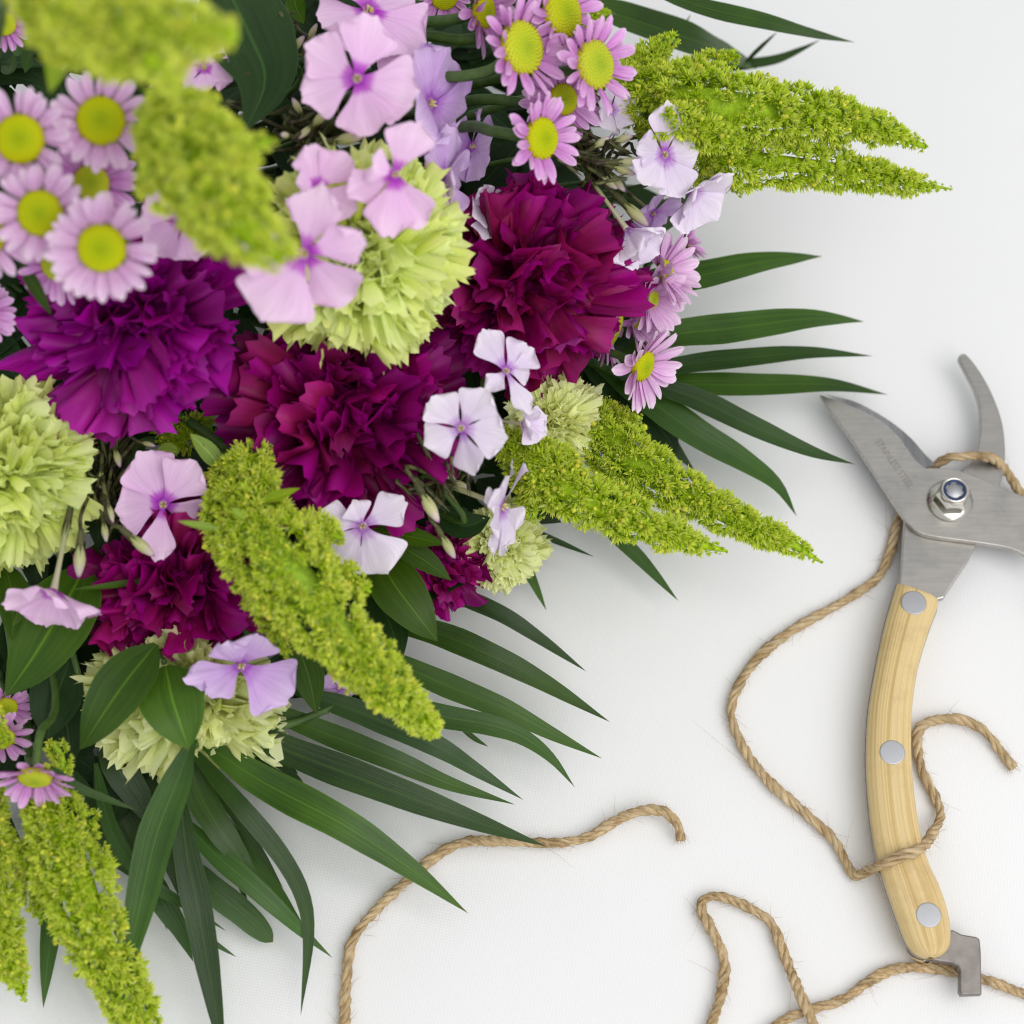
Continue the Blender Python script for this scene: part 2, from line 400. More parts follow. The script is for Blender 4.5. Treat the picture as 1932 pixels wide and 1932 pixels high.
def cloth_mat():
    nt = NT('white_cloth')
    ob = nt.add('TexCoord').outputs['Object']
    mp = nt.add('Mapping', {'Vector': ob, 'Rotation': (0, 0, R_(12))}).outputs[0]
    w1 = nt.add('TexWave', {'Vector': mp, 'Scale': 290.0, 'Distortion': 0.6, 'Detail': 1.0, 'Detail Scale': 2.0}, wave_type='BANDS', bands_direction='X').outputs['Fac']
    w2 = nt.add('TexWave', {'Vector': mp, 'Scale': 330.0, 'Distortion': 0.6, 'Detail': 1.0}, wave_type='BANDS', bands_direction='Y').outputs['Fac']
    big = nt.add('TexNoise', {'Vector': ob, 'Scale': 9.0, 'Detail': 3.0}).outputs[0]
    sp = nt.add('TexNoise', {'Vector': ob, 'Scale': 130.0, 'Detail': 2.0}).outputs[0]
    c = nt.ramp(big, [(0.3, (0.83, 0.83, 0.83)), (0.7, (0.85, 0.85, 0.853))])
    spf = nt.add('MapRange', {0: sp, 1: 0.80, 2: 0.84, 3: 0.0, 4: 0.35}).outputs[0]
    c = nt.mix(spf, c, (0.45, 0.42, 0.38))
    wv = nt.math('MULTIPLY', w1, w2)
    kk = nt.add('MapRange', {0: wv, 3: 0.984, 4: 1.0}).outputs[0]
    c = nt.mix(1.0, c, nt.add('CombineColor', {0: kk, 1: kk, 2: kk}).outputs[0], 'MULTIPLY')
    hh = nt.math('ADD', nt.math('MULTIPLY', w1, 0.7), nt.math('MULTIPLY', w2, 0.5))
    b1 = nt.add('Bump', {'Strength': 0.12, 'Distance': 0.0003, 'Height': hh})
    pb = nt.add('BsdfPrincipled', {'Base Color': c, 'Roughness': 0.85, 'Specular IOR Level': 0.1, 'Normal': b1.outputs[0]})
    nt.surf(pb.outputs[0]); return nt.m
M['cloth'] = cloth_mat()

# ------------------------------------------------------------------ the table cloth
g = np.linspace(-1.1, 1.1, 221)
gx, gy = np.meshgrid(g, g)
gz = -0.0012 + 0.0005 * np.sin(gx * 23 + 1.3 * np.sin(gy * 9)) + 0.0006 * np.sin(gy * 17 + gx * 11)
o = link('tablecloth', grid('tablecloth', np.stack([gx, gy, gz], 2), M['cloth']))
o['kind'] = 'structure'
o['label'] = 'plain white woven cloth covering the table'

# ------------------------------------------------------------------ leaves
PALMW = ([0, .06, .16, .36, .6, .8, .93, 1], [.22, .45, .8, 1, .84, .5, .18, 0])
BROADW = ([0, .03, .12, .28, .48, .7, .87, .96, 1], [.05, .22, .62, .93, 1, .76, .38, .12, 0])
BLUNTW = ([0, .06, .2, .5, .8, .93, .98, 1], [.3, .5, .85, 1, .85, .6, .35, .05])
def leaf_mesh(name, pts3, width, mat, prof=PALMW, fold=0.10, na=26, nu=7, side=None, wave=0.0):
    p, L = even(pts3, na)
    t = unit(np.gradient(p, axis=0))
    s = np.linspace(0, 1, na)
    w = np.interp(s, *prof)
    w = np.convolve(np.r_[w[0], w, w[-1]], [.25, .5, .25], 'valid'); w[-1] = 0.004
    up = np.array([0, 0, 1.0]) if side is None else N(side)
    b = unit(np.cross(t, up))
    nrm = np.cross(b, t)
    u = np.linspace(-1, 1, nu)
    ph = rng.uniform(0, 6)
    q = (p[:, None] + b[:, None] * (u[None, :, None] * (w * width / 2)[:, None, None])
         + nrm[:, None] * ((fold * width * 0.5 * (np.abs(u)[None, :] ** 1.4) * w[:, None])[:, :, None])
         + nrm[:, None] * ((wave * width * np.sin(s * 9 + ph)[:, None] * u[None, :] * w[:, None])[:, :, None]))
    return grid(name, q, mat)
def leaf_on(name, tr, pts, zs, width, parent, mat, **kw):
    """pts read on enlargement tr; zs = heights, width in units of that enlargement"""
    d = Z(tr, pts) if tr else pts
    k = tr[2] if tr else 1.0
    zz = np.interp(np.linspace(0, 1, len(d)), np.linspace(0, 1, len(zs)), zs)
    p3 = [P(a, b, z) for (a, b), z in zip(d, zz)]
    m = d[len(d) // 2]
    wid = width * k * (.88 if kw.get('prof') is None else 1.0) * MPP(m[0], m[1], zz[len(d) // 2])
    return link(name, leaf_mesh(name, p3, wid, mat, **kw), parent), p3
def stem_path(p0, n, L=0.05, end=None):
    end = BIND if end is None else end
    p0 = np.asarray(p0); n = np.asarray(n)
    a = p0 - n * L * 0.35
    b = p0 - n * L + np.array([0, 0, -0.01])
    d = end - b
    c = b + d * 0.5 + np.array([0, 0, -0.012])
    for q in (a, b, c): q[2] = max(q[2], 0.006)
    return crom([p0, a, b, c, end], 22)

def frond(label, leaflets, spine, name='palm_frond', mat=None):
    root = thing(name, label, 'palm frond', group='palm fronds under the flowers')
    for tr, pts, zs, w, kw in leaflets:
        leaf_on('leaflet', tr, pts, zs, w, root, mat or M['palm'], **kw)
    if spine is not None:
        link('stalk', tube('stalk', crom([P(*q) for q in spine], 20), np.linspace(0.0022, 0.0012, 20), M['stem'], 7), root)
    return root
frond('fan of dark green pointed leaflets spreading right towards the shear blades', [
    (ZR, [(330, 420), (600, 335), (850, 300), (1150, 232), (1380, 203), (1515, 195)], (.045, .05, .04, .028), 200, {}),
    (ZR, [(450, 720), (700, 620), (1000, 585), (1400, 533), (1600, 532), (1740, 546)], (.045, .045, .035, .022), 215, {}),
    (ZR, [(430, 850), (760, 780), (1100, 740), (1450, 712), (1785, 730)], (.042, .04, .03, .018), 140, {}),
    (ZR, [(450, 880), (800, 880), (1150, 885), (1550, 885), (1868, 937)], (.037, .032, .022, .006), 165, {}),
    (ZR, [(420, 830), (800, 945), (1150, 1110), (1450, 1240), (1692, 1312)], (.038, .034, .03, .018), 160, {}),
    (ZR, [(300, 780), (560, 950), (850, 1150), (1090, 1290), (1270, 1420), (1378, 1590)], (.034, .032, .022, .006), 210, {}),
    (ZR, [(200, 720), (430, 920), (620, 1120), (830, 1345)], (.032, .024, .010), 200, {}),
    (ZR, [(150, 700), (260, 850), (380, 1010), (450, 1100)], (.03, .02, .012), 220, {}),
], [(1060, 650, .03), (1130, 690, .033), (1190, 715, .036)])
frond('two long green blades reaching into the top right corner', [
    (Z3T, [(640, -60), (900, 30), (1150, 88), (1350, 138), (1510, 171)], (.09, .085, .06), 105, {}),
    (Z3T, [(380, 0), (650, 90), (880, 170), (1020, 225), (1110, 262)], (.08, .06, .03), 165, dict(prof=BLUNTW)),
    (Z3T, [(900, 290), (1060, 262), (1190, 240), (1290, 200), (1370, 160)], (.03, .035, .04), 62, {}),
    (Z3T, [(1060, 260), (1120, 200), (1200, 125)], (.035, .05), 26, {}),
    (Z3T, [(800, 120), (826, 95), (850, 55)], (.05, .06), 14, {}),
], [(1000, -60, .085), (1100, 0, .08), (1180, 40, .07)])
frond('lone dark green leaf tucked behind the pale phlox on the right', [
    (Z3T, [(480, 1010), (680, 905), (840, 815), (1020, 755)], (.05, .05, .035), 150, {}),
], [(1060, 560, .045), (1130, 475, .05), (1200, 430, .05)])
frond('fan of long dark green leaflets below the large central amaranth spike', [
    (Z8, [(640, 230), (820, 285), (1000, 360), (1150, 455), (1328, 581)], (.022, .02, .012), 85, {}),
    (Z8, [(480, 370), (740, 430), (950, 515), (1150, 615), (1418, 774)], (.026, .025, .014), 125, {}),
    (Z8, [(450, 480), (760, 620), (1000, 720), (1200, 822), (1388, 914)], (.03, .024, .012), 118, {}),
    (Z8, [(420, 640), (720, 740), (950, 785), (1080, 830), (1190, 910), (1283, 1024)], (.032, .026, .010), 112, {}),
    (Z8, [(200, 650), (480, 745), (750, 865), (900, 955), (1085, 1072)], (.034, .026, .012), 118, {}),
    (Z8, [(20, 690), (300, 805), (600, 925), (800, 1010), (1055, 1091)], (.036, .028, .012), 112, {}),
    (Z8, [(-80, 760), (200, 890), (500, 1005), (800, 1118), (1000, 1190), (1178, 1252)], (.038, .030, .010), 152, {}),
    (Z8, [(-140, 780), (0, 880), (110, 950), (200, 1010), (248, 1050)], (.025, .018, .012), 105, dict(prof=BLUNTW)),
    (Z8, [(-160, 840), (80, 1000), (400, 1170), (650, 1335), (874, 1507)], (.035, .030, .010), 165, {}),
    (Z8, [(840, 790), (900, 838), (952, 869)], (.012, .006), 26, {}),
], [(330, 1290, .03), (420, 1340, .034), (520, 1370, .036), (640, 1330, .03)])
frond('cluster of drooping dark green blades at the bottom left', [
    (ZB, [(800, 0), (1000, 240), (1200, 470), (1420, 740), (1560, 1000), (1600, 1280), (1550, 1775)], (.034, .034, .02, .008), 150, {}),
    (ZB, [(820, 20), (890, 330), (1040, 590), (1180, 790), (1308, 1003)], (.032, .028, .016), 230, {}),
    (ZB, [(850, 0), (760, 250), (620, 620), (520, 1050), (430, 1450), (395, 1725)], (.048, .045, .04, .034), 290, {}),
    (ZB, [(780, 350), (810, 700), (890, 1100), (960, 1500), (1020, 1850), (1060, 2100)], (.036, .032, .018, .006), 225, {}),
    (ZB, [(760, 480), (1000, 735), (1200, 905), (1400, 1085), (1560, 1235), (1755, 1403)], (.026, .024, .008), 165, {}),
    (ZB, [(780, 760), (980, 960), (1180, 1120), (1372, 1302)], (.016, .012, .006), 185, dict(prof=BLUNTW)),
    (ZB, [(950, 380), (1150, 690), (1350, 920), (1560, 1180)], (.016, .012, .006), 160, {}),
    (ZB, [(230, 150), (310, 520), (430, 760), (620, 950), (850, 1085), (1073, 1232)], (.03, .03, .022, .02), 125, {}),
    (ZB, [(480, 700), (640, 1010), (770, 1220), (858, 1428)], (.018, .014, .005), 190, {}),
    (ZB, [(820, 1190), (1000, 1312), (1135, 1397)], (.010, .004), 50, {}),
    (ZB, [(-60, 170), (120, 305), (330, 390), (508, 457)], (.055, .05, .045), 70, {}),
    (ZB, [(830, 50), (960, 420), (1110, 780), (1220, 1100)], (.014, .012, .006), 130, {}),
    (ZB, [(600, 100), (545, 500), (590, 880), (690, 1230)], (.014, .012, .006), 140, {}),
    (ZB, [(900, 120), (1090, 420), (1290, 720), (1440, 960)], (.022, .018, .012), 90, {}),
    (ZB, [(260, 60), (400, 220), (520, 400), (620, 600)], (.03, .026, .02), 240, {}),
    (ZB, [(60, 180), (220, 520), (340, 740), (480, 900)], (.022, .018, .01), 190, {}),
    (ZB, [(250, 100), (380, 480), (560, 800), (700, 1000)], (.02, .016, .01), 260, {}),
    (ZB, [(620, 150), (680, 480), (740, 800), (760, 1000)], (.02, .016, .01), 300, {}),
], [(300, 1290, .035), (350, 1350, .04), (370, 1410, .042)])
frond('narrow green leaf tips poking out under the bottom left amaranth spikes', [
    (Z7, [(230, 1250), (215, 1500), (195, 1700), (180, 1865)], (.012, .008, .004), 105, {}),
    (Z7, [(330, 1600), (420, 1790), (458, 1915)], (.008, .004), 50, {}),
], [(130, 1560, .02), (110, 1600, .018), (105, 1640, .013)])
frond('thin dark leaf tips showing between the lower right amaranth spikes', [
    (None, [(960, 985), (1040, 1017), (1122, 1051)], (.02, .012), 17, {}),
    (None, [(965, 1000), (990, 1062), (1031, 1152)], (.016, .006), 26, {}),
    (None, [(1090, 930), (1165, 1012), (1215, 1062), (1280, 1134)], (.02, .008), 38, {}),
], [(900, 960, .02), (960, 985, .018), (1090, 930, .018)])

def sprig(label, leaves, spine, mat='broad'):
    root = thing('leafy_sprig', label, 'leaf sprig', group='broad leaf sprigs in the bouquet')
    for tr, pts, zs, w, kw in leaves:
        kw = dict(dict(prof=BROADW, fold=0.16, na=20, nu=9), **kw)
        leaf_on('leaf', tr, pts, zs, w, root, M[kw.pop('mat', mat)], **kw)
    if spine:
        link('stem', tube('stem', crom([P(*q) for q in spine], 16), np.linspace(0.0016, 0.001, 16), M['stem'], 7), root)
    return root
sprig('broad dark matte leaf beside the largest pink phlox near the top', [
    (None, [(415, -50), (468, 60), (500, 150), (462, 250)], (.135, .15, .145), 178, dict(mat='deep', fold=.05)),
    (Z1L, [(1770, -60), (1790, 50), (1835, 145)], (.13, .12), 120, {}),
], [(330, -40, .10), (400, -60, .13), (560, -30, .125)])
sprig('large rounded glossy leaves at the left edge under the side-on pink phlox', [
    (Z7, [(360, 20), (250, 220), (140, 400), (20, 570)], (.062, .07, .06), 330, dict(fold=.1)),
    (Z7, [(20, 20), (55, 160), (50, 335)], (.062, .07), 140, {}),
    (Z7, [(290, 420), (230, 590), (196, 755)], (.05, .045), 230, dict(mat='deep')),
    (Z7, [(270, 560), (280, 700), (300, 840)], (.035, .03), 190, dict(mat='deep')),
    (Z4L, [(1000, 1790), (700, 1840), (420, 1872)], (.07, .075), 46, {}),
    (Z4L, [(700, 1500), (620, 1640), (520, 1720), (720, 1750)], (.05, .06), 150, {}),
], [(40, 1100, .05), (110, 1150, .055), (150, 1280, .05)])
sprig('pair of broad green leaves overlapping the pale lime carnation at the bottom', [
    (Z7, [(650, 350), (520, 510), (410, 670), (333, 790)], (.065, .07, .06), 240, {}),
    (Z7, [(690, 440), (715, 570), (750, 680), (786, 790)], (.062, .068, .06), 285, {}),
], [(250, 1180, .045), (290, 1220, .055), (310, 1250, .06)])
sprig('pointed bright green leaves beside the small half hidden purple carnation', [
    (Z8, [(520, 120), (590, 245), (680, 365), (757, 465)], (.05, .055, .045), 205, {}),
    (Z8, [(500, 40), (640, 62), (792, 94)], (.06, .062), 88, {}),
    (Z8, [(560, 70), (700, 150), (810, 232)], (.055, .05), 100, {}),
    (Z8, [(500, 250), (575, 400), (618, 545)], (.04, .04), 150, dict(mat='deep')),
    (Z8, [(200, 430), (260, 590), (293, 745)], (.045, .04), 135, {}),
    (Z8, [(240, 620), (300, 690), (340, 745)], (.035, .03), 34, {}),
    (Z8, [(760, -40), (860, 20), (960, -10)], (.045, .045), 130, dict(mat='deep')),
], [(640, 960, .05), (720, 1010, .055), (700, 1100, .045)])
sprig('small green leaf hanging below the lowest of the left pink daisies', [
    (Z1L, [(120, 1560), (180, 1680), (250, 1800), (312, 1905)], (.145, .15), 85, {}),
    (Z1L, [(90, 330), (60, 420), (10, 400)], (.14, .13), 90, {}),
    (Z1L, [(240, 260), (180, 330), (150, 440)], (.14, .13), 120, {}),
    (Z1L, [(60, 150), (110, 260), (80, 340)], (.14, .13), 150, {}),
], [(-40, 420, .13), (20, 450, .14), (40, 490, .145)])

# filler greenery added between the flowers to block light and cover the cloth
def zdome(x, y):
    return 0.235 * math.exp(-((x - 150) ** 2 + (y - 150) ** 2) / 900.0 ** 2)
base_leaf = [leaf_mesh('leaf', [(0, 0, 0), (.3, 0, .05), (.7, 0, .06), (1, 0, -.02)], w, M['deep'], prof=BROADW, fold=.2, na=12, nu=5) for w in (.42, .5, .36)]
filler = [(30, 90, 'in the top left corner behind the blurred amaranth'), (-20, 20, 'cut by the top left corner'), (130, 130, 'above the uppermost left daisy'), (560, 20, 'at the top edge beside the broad dark leaf'), (760, 150, 'right of the largest pink phlox'), (900, 60, 'between the stems at the top edge'), (250, 180, 'between the left daisies and the blurred amaranth'), (470, 120, 'behind the broad dark leaf at the top'),
          (640, 60, 'behind the cream buds at the top'), (830, 90, 'under the horizontal daisy stems'), (960, 190, 'under the top row of daisies'), (20, 330, 'behind the left cluster of daisies'),
          (330, 400, 'under the plump blurred amaranth'), (560, 260, 'under the tangle of buds'), (850, 330, 'between lime carnation and top daisies'), (1080, 300, 'above the tall purple carnation'),
          (40, 620, 'at the left edge beside the magenta carnation'), (420, 560, 'between the magenta and the central purple carnation'), (860, 560, 'left of the tall purple carnation'), (1060, 620, 'right of the tall purple carnation'),
          (170, 850, 'behind the hanging buds on the left'), (420, 830, 'between two purple carnations beside the shaded amaranth'), (830, 880, 'behind the purple tipped buds'), (960, 860, 'beneath the pale star shaped phlox'),
          (200, 1010, 'under the single open pink phlox'), (560, 980, 'below the central purple carnation'), (100, 1200, 'under the rounded leaves at the left edge'), (420, 1180, 'around the smaller purple carnation'), (660, 1120, 'under the big central amaranth'),
          (60, 1380, 'behind the lower left daisies'), (240, 1390, 'behind the pale lime carnation at the bottom')]
for i, (x, y, where) in enumerate(filler):
    z = zdome(x, y) * 0.45
    root = thing('filler_sprig', 'added dark filler foliage ' + where, 'foliage', group='filler foliage added inside the bouquet')
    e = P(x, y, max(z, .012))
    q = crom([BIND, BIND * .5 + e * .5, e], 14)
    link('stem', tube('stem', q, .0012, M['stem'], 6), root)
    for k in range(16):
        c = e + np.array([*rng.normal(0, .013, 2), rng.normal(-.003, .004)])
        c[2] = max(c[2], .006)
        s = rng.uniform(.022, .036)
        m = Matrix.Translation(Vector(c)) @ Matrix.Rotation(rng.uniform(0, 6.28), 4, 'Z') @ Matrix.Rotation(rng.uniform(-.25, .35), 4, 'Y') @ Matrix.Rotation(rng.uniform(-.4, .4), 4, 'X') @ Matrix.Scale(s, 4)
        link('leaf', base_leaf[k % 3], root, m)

# ------------------------------------------------------------------ carnations
def carn_petal(a0, a1, L, half, amp, kf, tooth, mat, seed, nu=37, nv=10):
    r = np.random.default_rng(seed)
    u = np.linspace(-1, 1, nu); v = np.linspace(0, 1, nv) ** 0.85
    ph = r.uniform(0, 6.28, 4)
    end = 1 - 0.16 * np.abs(u) ** 2.2 + 0.05 * np.sin(u * 4 + ph[0])
    z = np.zeros(nu); z[1::2] = 1
    end = end + tooth * (z - .5) * r.uniform(.4, 1.5, nu) + tooth * .5 * r.normal(0, 1, nu)
    V = v[:, None] * (1 + (end[None, :] - 1) * v[:, None] ** 2)
    fine = np.linspace(0, 1.25, 90)
    sm = np.clip(fine, 0, 1); sm = sm * sm * (3 - 2 * sm)
    al = a0 + (a1 - a0) * sm
    X = np.r_[0, np.cumsum(np.sin(al))[:-1]] * (fine[1]) * L
    Zc = np.r_[0, np.cumsum(np.cos(al))[:-1]] * (fine[1]) * L
    x = np.interp(V, fine, X); zz = np.interp(V, fine, Zc); alv = np.interp(V, fine, al)
    w = half * (0.13 + 0.87 * np.clip(V, 0, 1) ** 0.9)
    dr = r.uniform(-3.5, 3.5, 2)
    rf = amp * np.clip(V, 0, 1.2) ** 2.1 * (np.sin((kf * u * 3.14 + ph[1])[None] + dr[0] * V) * .65 + .5 * np.sin((kf * 1.83 * u * 3.14 + ph[2])[None] + dr[1] * V) + .25 * np.sin((kf * 3.7 * u * 3.14 + ph[3])[None] + 3 * V)) + .05 * np.sin(V * r.uniform(5, 9) + ph[0]) * V
    y = w * u[None] * (1 - .10 * V)
    x = x + rf * np.cos(alv); zz = zz - rf * np.sin(alv)
    y = y + amp * .35 * V ** 2 * np.cos(kf * 2 * u * 3.14 + ph[2])[None]
    # wrap round the head
    cur = r.uniform(.25, .55)
    x = x - cur * y * y * np.cos(alv) * .6
    zz = zz - cur * .25 * y * y
    return grid('petal', np.stack([x, y, zz], 2), mat)
CP = {}
def carn_set(kind):
    if kind in CP: return CP[kind]
    mat = M[kind]
    purp = kind in ('purple', 'wine')
    tooth = 0.03 if purp else 0.045
    S = {}
    ri = 0
    for ring, a0, a1, L, half, amp, kf in (('heart', -.05, .35, .86, .34, .19, 1.2), ('core', .0, .95, .93, .40, .22, 1.15), ('mid', .18, 1.30, 1.06, .46, .24, 1.45), ('outer', .42, 1.50, 1.12, .50, .23, 1.6), ('skirt', .85, 1.75, 1.16, .56, .17, 1.7)):
        if not purp: half *= .78; kf *= 1.55; amp *= .72
        S[ring] = [carn_petal(a0 + rng.uniform(-.1, .1), a1 + rng.uniform(-.2, .2), L * rng.uniform(.93, 1.05), half, amp * rng.uniform(.8, 1.25), kf * rng.uniform(.85, 1.15), tooth, mat, 50 + ri * 11 + k) for k in range(7)]
        ri += 1
    CP[kind] = S
    return S
calyx_me = lathe('calyx', [(.10, -.95), (.17, -.85), (.20, -.6), (.22, -.48), (.16, -.45)], M['calyx'], 12)
def carnation(px, py, z, rp, n, kind, label, roll=0.0, sq=(1, 1, 1), group=None):
    nn = N(n); c = P(px, py, z); rad = rp * .99 * MPP(px, py, z)
    root = thing('carnation', label, 'carnation', c, rot_of(nn, roll), group)
    S = carn_set(kind)
    sc = Matrix.Diagonal((rad * sq[0], rad * sq[1], rad * sq[2], 1))
    for ring, cnt, dz, yaw, spread, tilt in (('heart', 9, -.50, 3.14, .16, .18), ('core', 20, -.50, 2.2, .42, .34), ('mid', 26, -.54, 1.4, .36, .30), ('outer', 24, -.52, .95, .26, .26), ('skirt', 11, -.48, .15, .05, .12)):
        if kind not in ('purple', 'wine'): cnt = int(cnt * 1.35)
        off = rng.uniform(0, 6.28)
        for k in range(cnt):
            a = off + 6.283 * k / cnt + rng.normal(0, .25)
            sh = spread * math.sqrt(rng.uniform(0, 1))
            m = (sc @ Matrix.Translation((sh * math.cos(a), sh * math.sin(a), dz + rng.normal(0, .08))) @ Matrix.Rotation(a, 4, 'Z') @ Matrix.Rotation(rng.normal(0, tilt), 4, 'Y')
                 @ Matrix.Rotation(rng.normal(0, tilt), 4, 'X') @ Matrix.Rotation(rng.uniform(-yaw, yaw), 4, 'Z') @ Matrix.Scale(rng.uniform(.78, 1.12), 4))
            link('petal', random.choice(S[ring]), root, m)
    link('calyx', calyx_me, root, sc)
    inv = root.matrix_basis.inverted()
    q = stem_path(c - nn * rad * .9, nn, .05)
    q = np.array([inv @ Vector(x) for x in q])
    link('stem', tube('stem', q, .0018, M['stem'], 7), root)
    return root
PG, LG = 'purple carnations', 'lime green carnations'
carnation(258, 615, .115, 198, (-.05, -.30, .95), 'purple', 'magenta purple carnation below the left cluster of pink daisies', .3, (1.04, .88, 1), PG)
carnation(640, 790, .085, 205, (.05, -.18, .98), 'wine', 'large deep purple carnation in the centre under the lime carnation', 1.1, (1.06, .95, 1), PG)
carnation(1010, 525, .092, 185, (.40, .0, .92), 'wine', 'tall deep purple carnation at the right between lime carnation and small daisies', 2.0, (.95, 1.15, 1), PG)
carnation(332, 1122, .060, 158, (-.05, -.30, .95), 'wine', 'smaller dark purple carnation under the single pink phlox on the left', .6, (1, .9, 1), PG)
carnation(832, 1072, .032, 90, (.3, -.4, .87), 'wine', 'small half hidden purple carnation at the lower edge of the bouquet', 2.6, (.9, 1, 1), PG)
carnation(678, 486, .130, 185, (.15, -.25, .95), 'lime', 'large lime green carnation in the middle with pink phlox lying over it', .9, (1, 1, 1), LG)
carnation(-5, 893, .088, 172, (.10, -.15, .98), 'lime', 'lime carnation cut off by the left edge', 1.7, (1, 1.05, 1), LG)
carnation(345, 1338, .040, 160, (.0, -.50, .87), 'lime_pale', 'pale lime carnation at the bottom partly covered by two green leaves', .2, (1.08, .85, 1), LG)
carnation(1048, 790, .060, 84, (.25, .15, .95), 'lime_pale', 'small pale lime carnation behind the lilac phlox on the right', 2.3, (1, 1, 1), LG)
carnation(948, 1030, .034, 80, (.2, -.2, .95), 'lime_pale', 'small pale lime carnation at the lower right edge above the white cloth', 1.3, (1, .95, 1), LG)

# ------------------------------------------------------------------ daisies (spray chrysanthemums)
def mum_petal(seed, mat):
    r = np.random.default_rng(seed)
    na, nu = 11, 7
    s = np.linspace(0, 1, na); u = np.linspace(-1, 1, nu)
    w = np.interp(s, [0, .1, .35, .65, .85, .95, 1], [.35, .5, .82, 1, .84, .5, .10]) * .148
    tip = 1 - .04 * (1 - np.abs(u)) * r.uniform(0, 1.2)
    x = s[:, None] * (1 + (tip[None] - 1) * s[:, None] ** 4)
    y = w[:, None] * u[None]
    b = r.uniform(-.14, .12)
    z = b * s[:, None] ** 2 + (.10 + .05 * r.uniform()) * w[:, None] / .148 * (u[None] ** 2) * .55 - .02 * np.cos(u[None] * 6.3) * w[:, None] / .148
    y = y + .05 * r.normal() * s[:, None] ** 2
    return grid('petal', np.stack([x, y, z], 2), mat)
MP = {k: [mum_petal(300 + i, M[k]) for i in range(8)] for k in ('mum', 'mum_pale')}
def disc_mesh():
    v = []; f = []; uvz = []
    k = 20
    prof = [(1.0, -.12), (1.0, .02), (.9, .14), (.7, .24), (.45, .30), (.2, .32), (.02, .325)]
    for r_, h in prof:
        for a in np.linspace(0, 6.283, k, endpoint=False): v.append((r_ * math.cos(a), r_ * math.sin(a), h))
    f += grid_faces(len(prof), k, True)
    n = 170
    for i in range(n):
        rr = math.sqrt((i + .5) / n) * .98; a = i * 2.39996
        h = np.interp(rr, [0, .2, .45, .7, .9, 1], [.325, .32, .30, .24, .14, .02])
        c = np.array([rr * math.cos(a), rr * math.sin(a), h])
        nrm = unit(np.array([c[0] * .55, c[1] * .55, 1.0]))
        t = unit(np.cross(nrm, [0.3, 1, 0])); bb = np.cross(nrm, t)
        s = .066
        b0 = len(v)
        for q in range(5):
            v.append(tuple(c + s * (t * math.cos(q * 1.2566) + bb * math.sin(q * 1.2566))))
        for q in range(5):
            v.append(tuple(c + nrm * .085 + s * .55 * (t * math.cos(q * 1.2566) + bb * math.sin(q * 1.2566))))
        v.append(tuple(c + nrm * .055))
        for q in range(5):
            f.append((b0 + q, b0 + (q + 1) % 5, b0 + 5 + (q + 1) % 5, b0 + 5 + q))
            f.append((b0 + 5 + q, b0 + 5 + (q + 1) % 5, b0 + 10))
    return mesh('disc', v, f, M['disc'])
DISC = disc_mesh()
def mcalyx():
    v = []; f = []
    for ringi, (n, r0, r1, h0, h1) in enumerate(((12, .25, .75, -.55, -.30), (14, .5, 1.0, -.42, -.08), (14, .75, 1.12, -.28, .02))):
        for i in range(n):
            a = 6.283 * (i + .5 * ringi) / n; d = .30
            b0 = len(v)
            for aa, r_, h in ((a - d, r0, h0), (a + d, r0, h0), (a + d * .7, (r0 + r1) / 2 + .1, (h0 + h1) / 2 - .05), (a, r1, h1), (a - d * .7, (r0 + r1) / 2 + .1, (h0 + h1) / 2 - .05)):
                v.append((r_ * math.cos(aa), r_ * math.sin(aa), h))
            f.append((b0, b0 + 1, b0 + 2, b0 + 3, b0 + 4))
    k = 14; b0 = len(v)
    for r_, h in ((.12, -.7), (.3, -.56), (.75, -.3), (1.0, -.06)):
        for a in np.linspace(0, 6.283, k, endpoint=False): v.append((r_ * math.cos(a), r_ * math.sin(a), h))
    f += [tuple(b0 + i for i in q) for q in grid_faces(4, k, True)]
    return mesh('calyx', v, f, M['calyx'])
MCAL = mcalyx()
def mum(px, py, z, rp, n, label, elev=12, mat='mum', np_=14, df=.42, stem=None, roll=None):
    nn = N(n); mpp = MPP(px, py, z); c = P(px, py, z); rad = rp * mpp
    root = thing('daisy_flower', label, 'daisy', c, rot_of(nn, rng.uniform(0, 6.28) if roll is None else roll), 'pink daisies in the bouquet')
    rd = rad * df
    for layer in (0, 1):
        for k in range(np_):
            a = 6.283 * (k + .5 * layer) / np_ + rng.normal(0, .06)
            L = (rad - rd * .75) * rng.uniform(.90, 1.07) * (1.0 if layer == 0 else .97)
            el = R_(elev + rng.normal(0, 9) - layer * 8)
            m = (Matrix.Rotation(a, 4, 'Z') @ Matrix.Translation((rd * .75, 0, -rd * (.02 + .14 * layer))) @ Matrix.Rotation(-el, 4, 'Y')
                 @ Matrix.Rotation(rng.normal(0, .24), 4, 'X') @ Matrix.Diagonal((L, L * rng.uniform(.95, 1.25) * 24 / (np_ + 9), L, 1)))
            link('petal', random.choice(MP[mat]), root, m)
    link('disc', DISC, root, Matrix.Scale(rd, 4))
    link('calyx', MCAL, root, Matrix.Scale(rd * 1.02, 4))
    inv = root.matrix_basis.inverted()
    b = c - nn * rd * .6
    if stem: q = crom([b] + [P(*s) for s in stem], 20)
    else: q = stem_path(b, nn, .035)
    q = np.array([inv @ Vector(x) for x in q])
    link('stem', tube('stem', q, .0014 if not stem else .0019, M['stem'], 7), root)
    return root
mum(38, 262, .192, 100, (.05, -.12, 1), 'pink daisy at the left edge with a large round yellow centre, uppermost of its cluster', 10, 'mum_pale', df=.47)
mum(190, 228, .190, 98, (.22, -.02, 1), 'pink daisy between the two blurred amaranth heads and the left edge cluster', 14, 'mum_pale', df=.48)
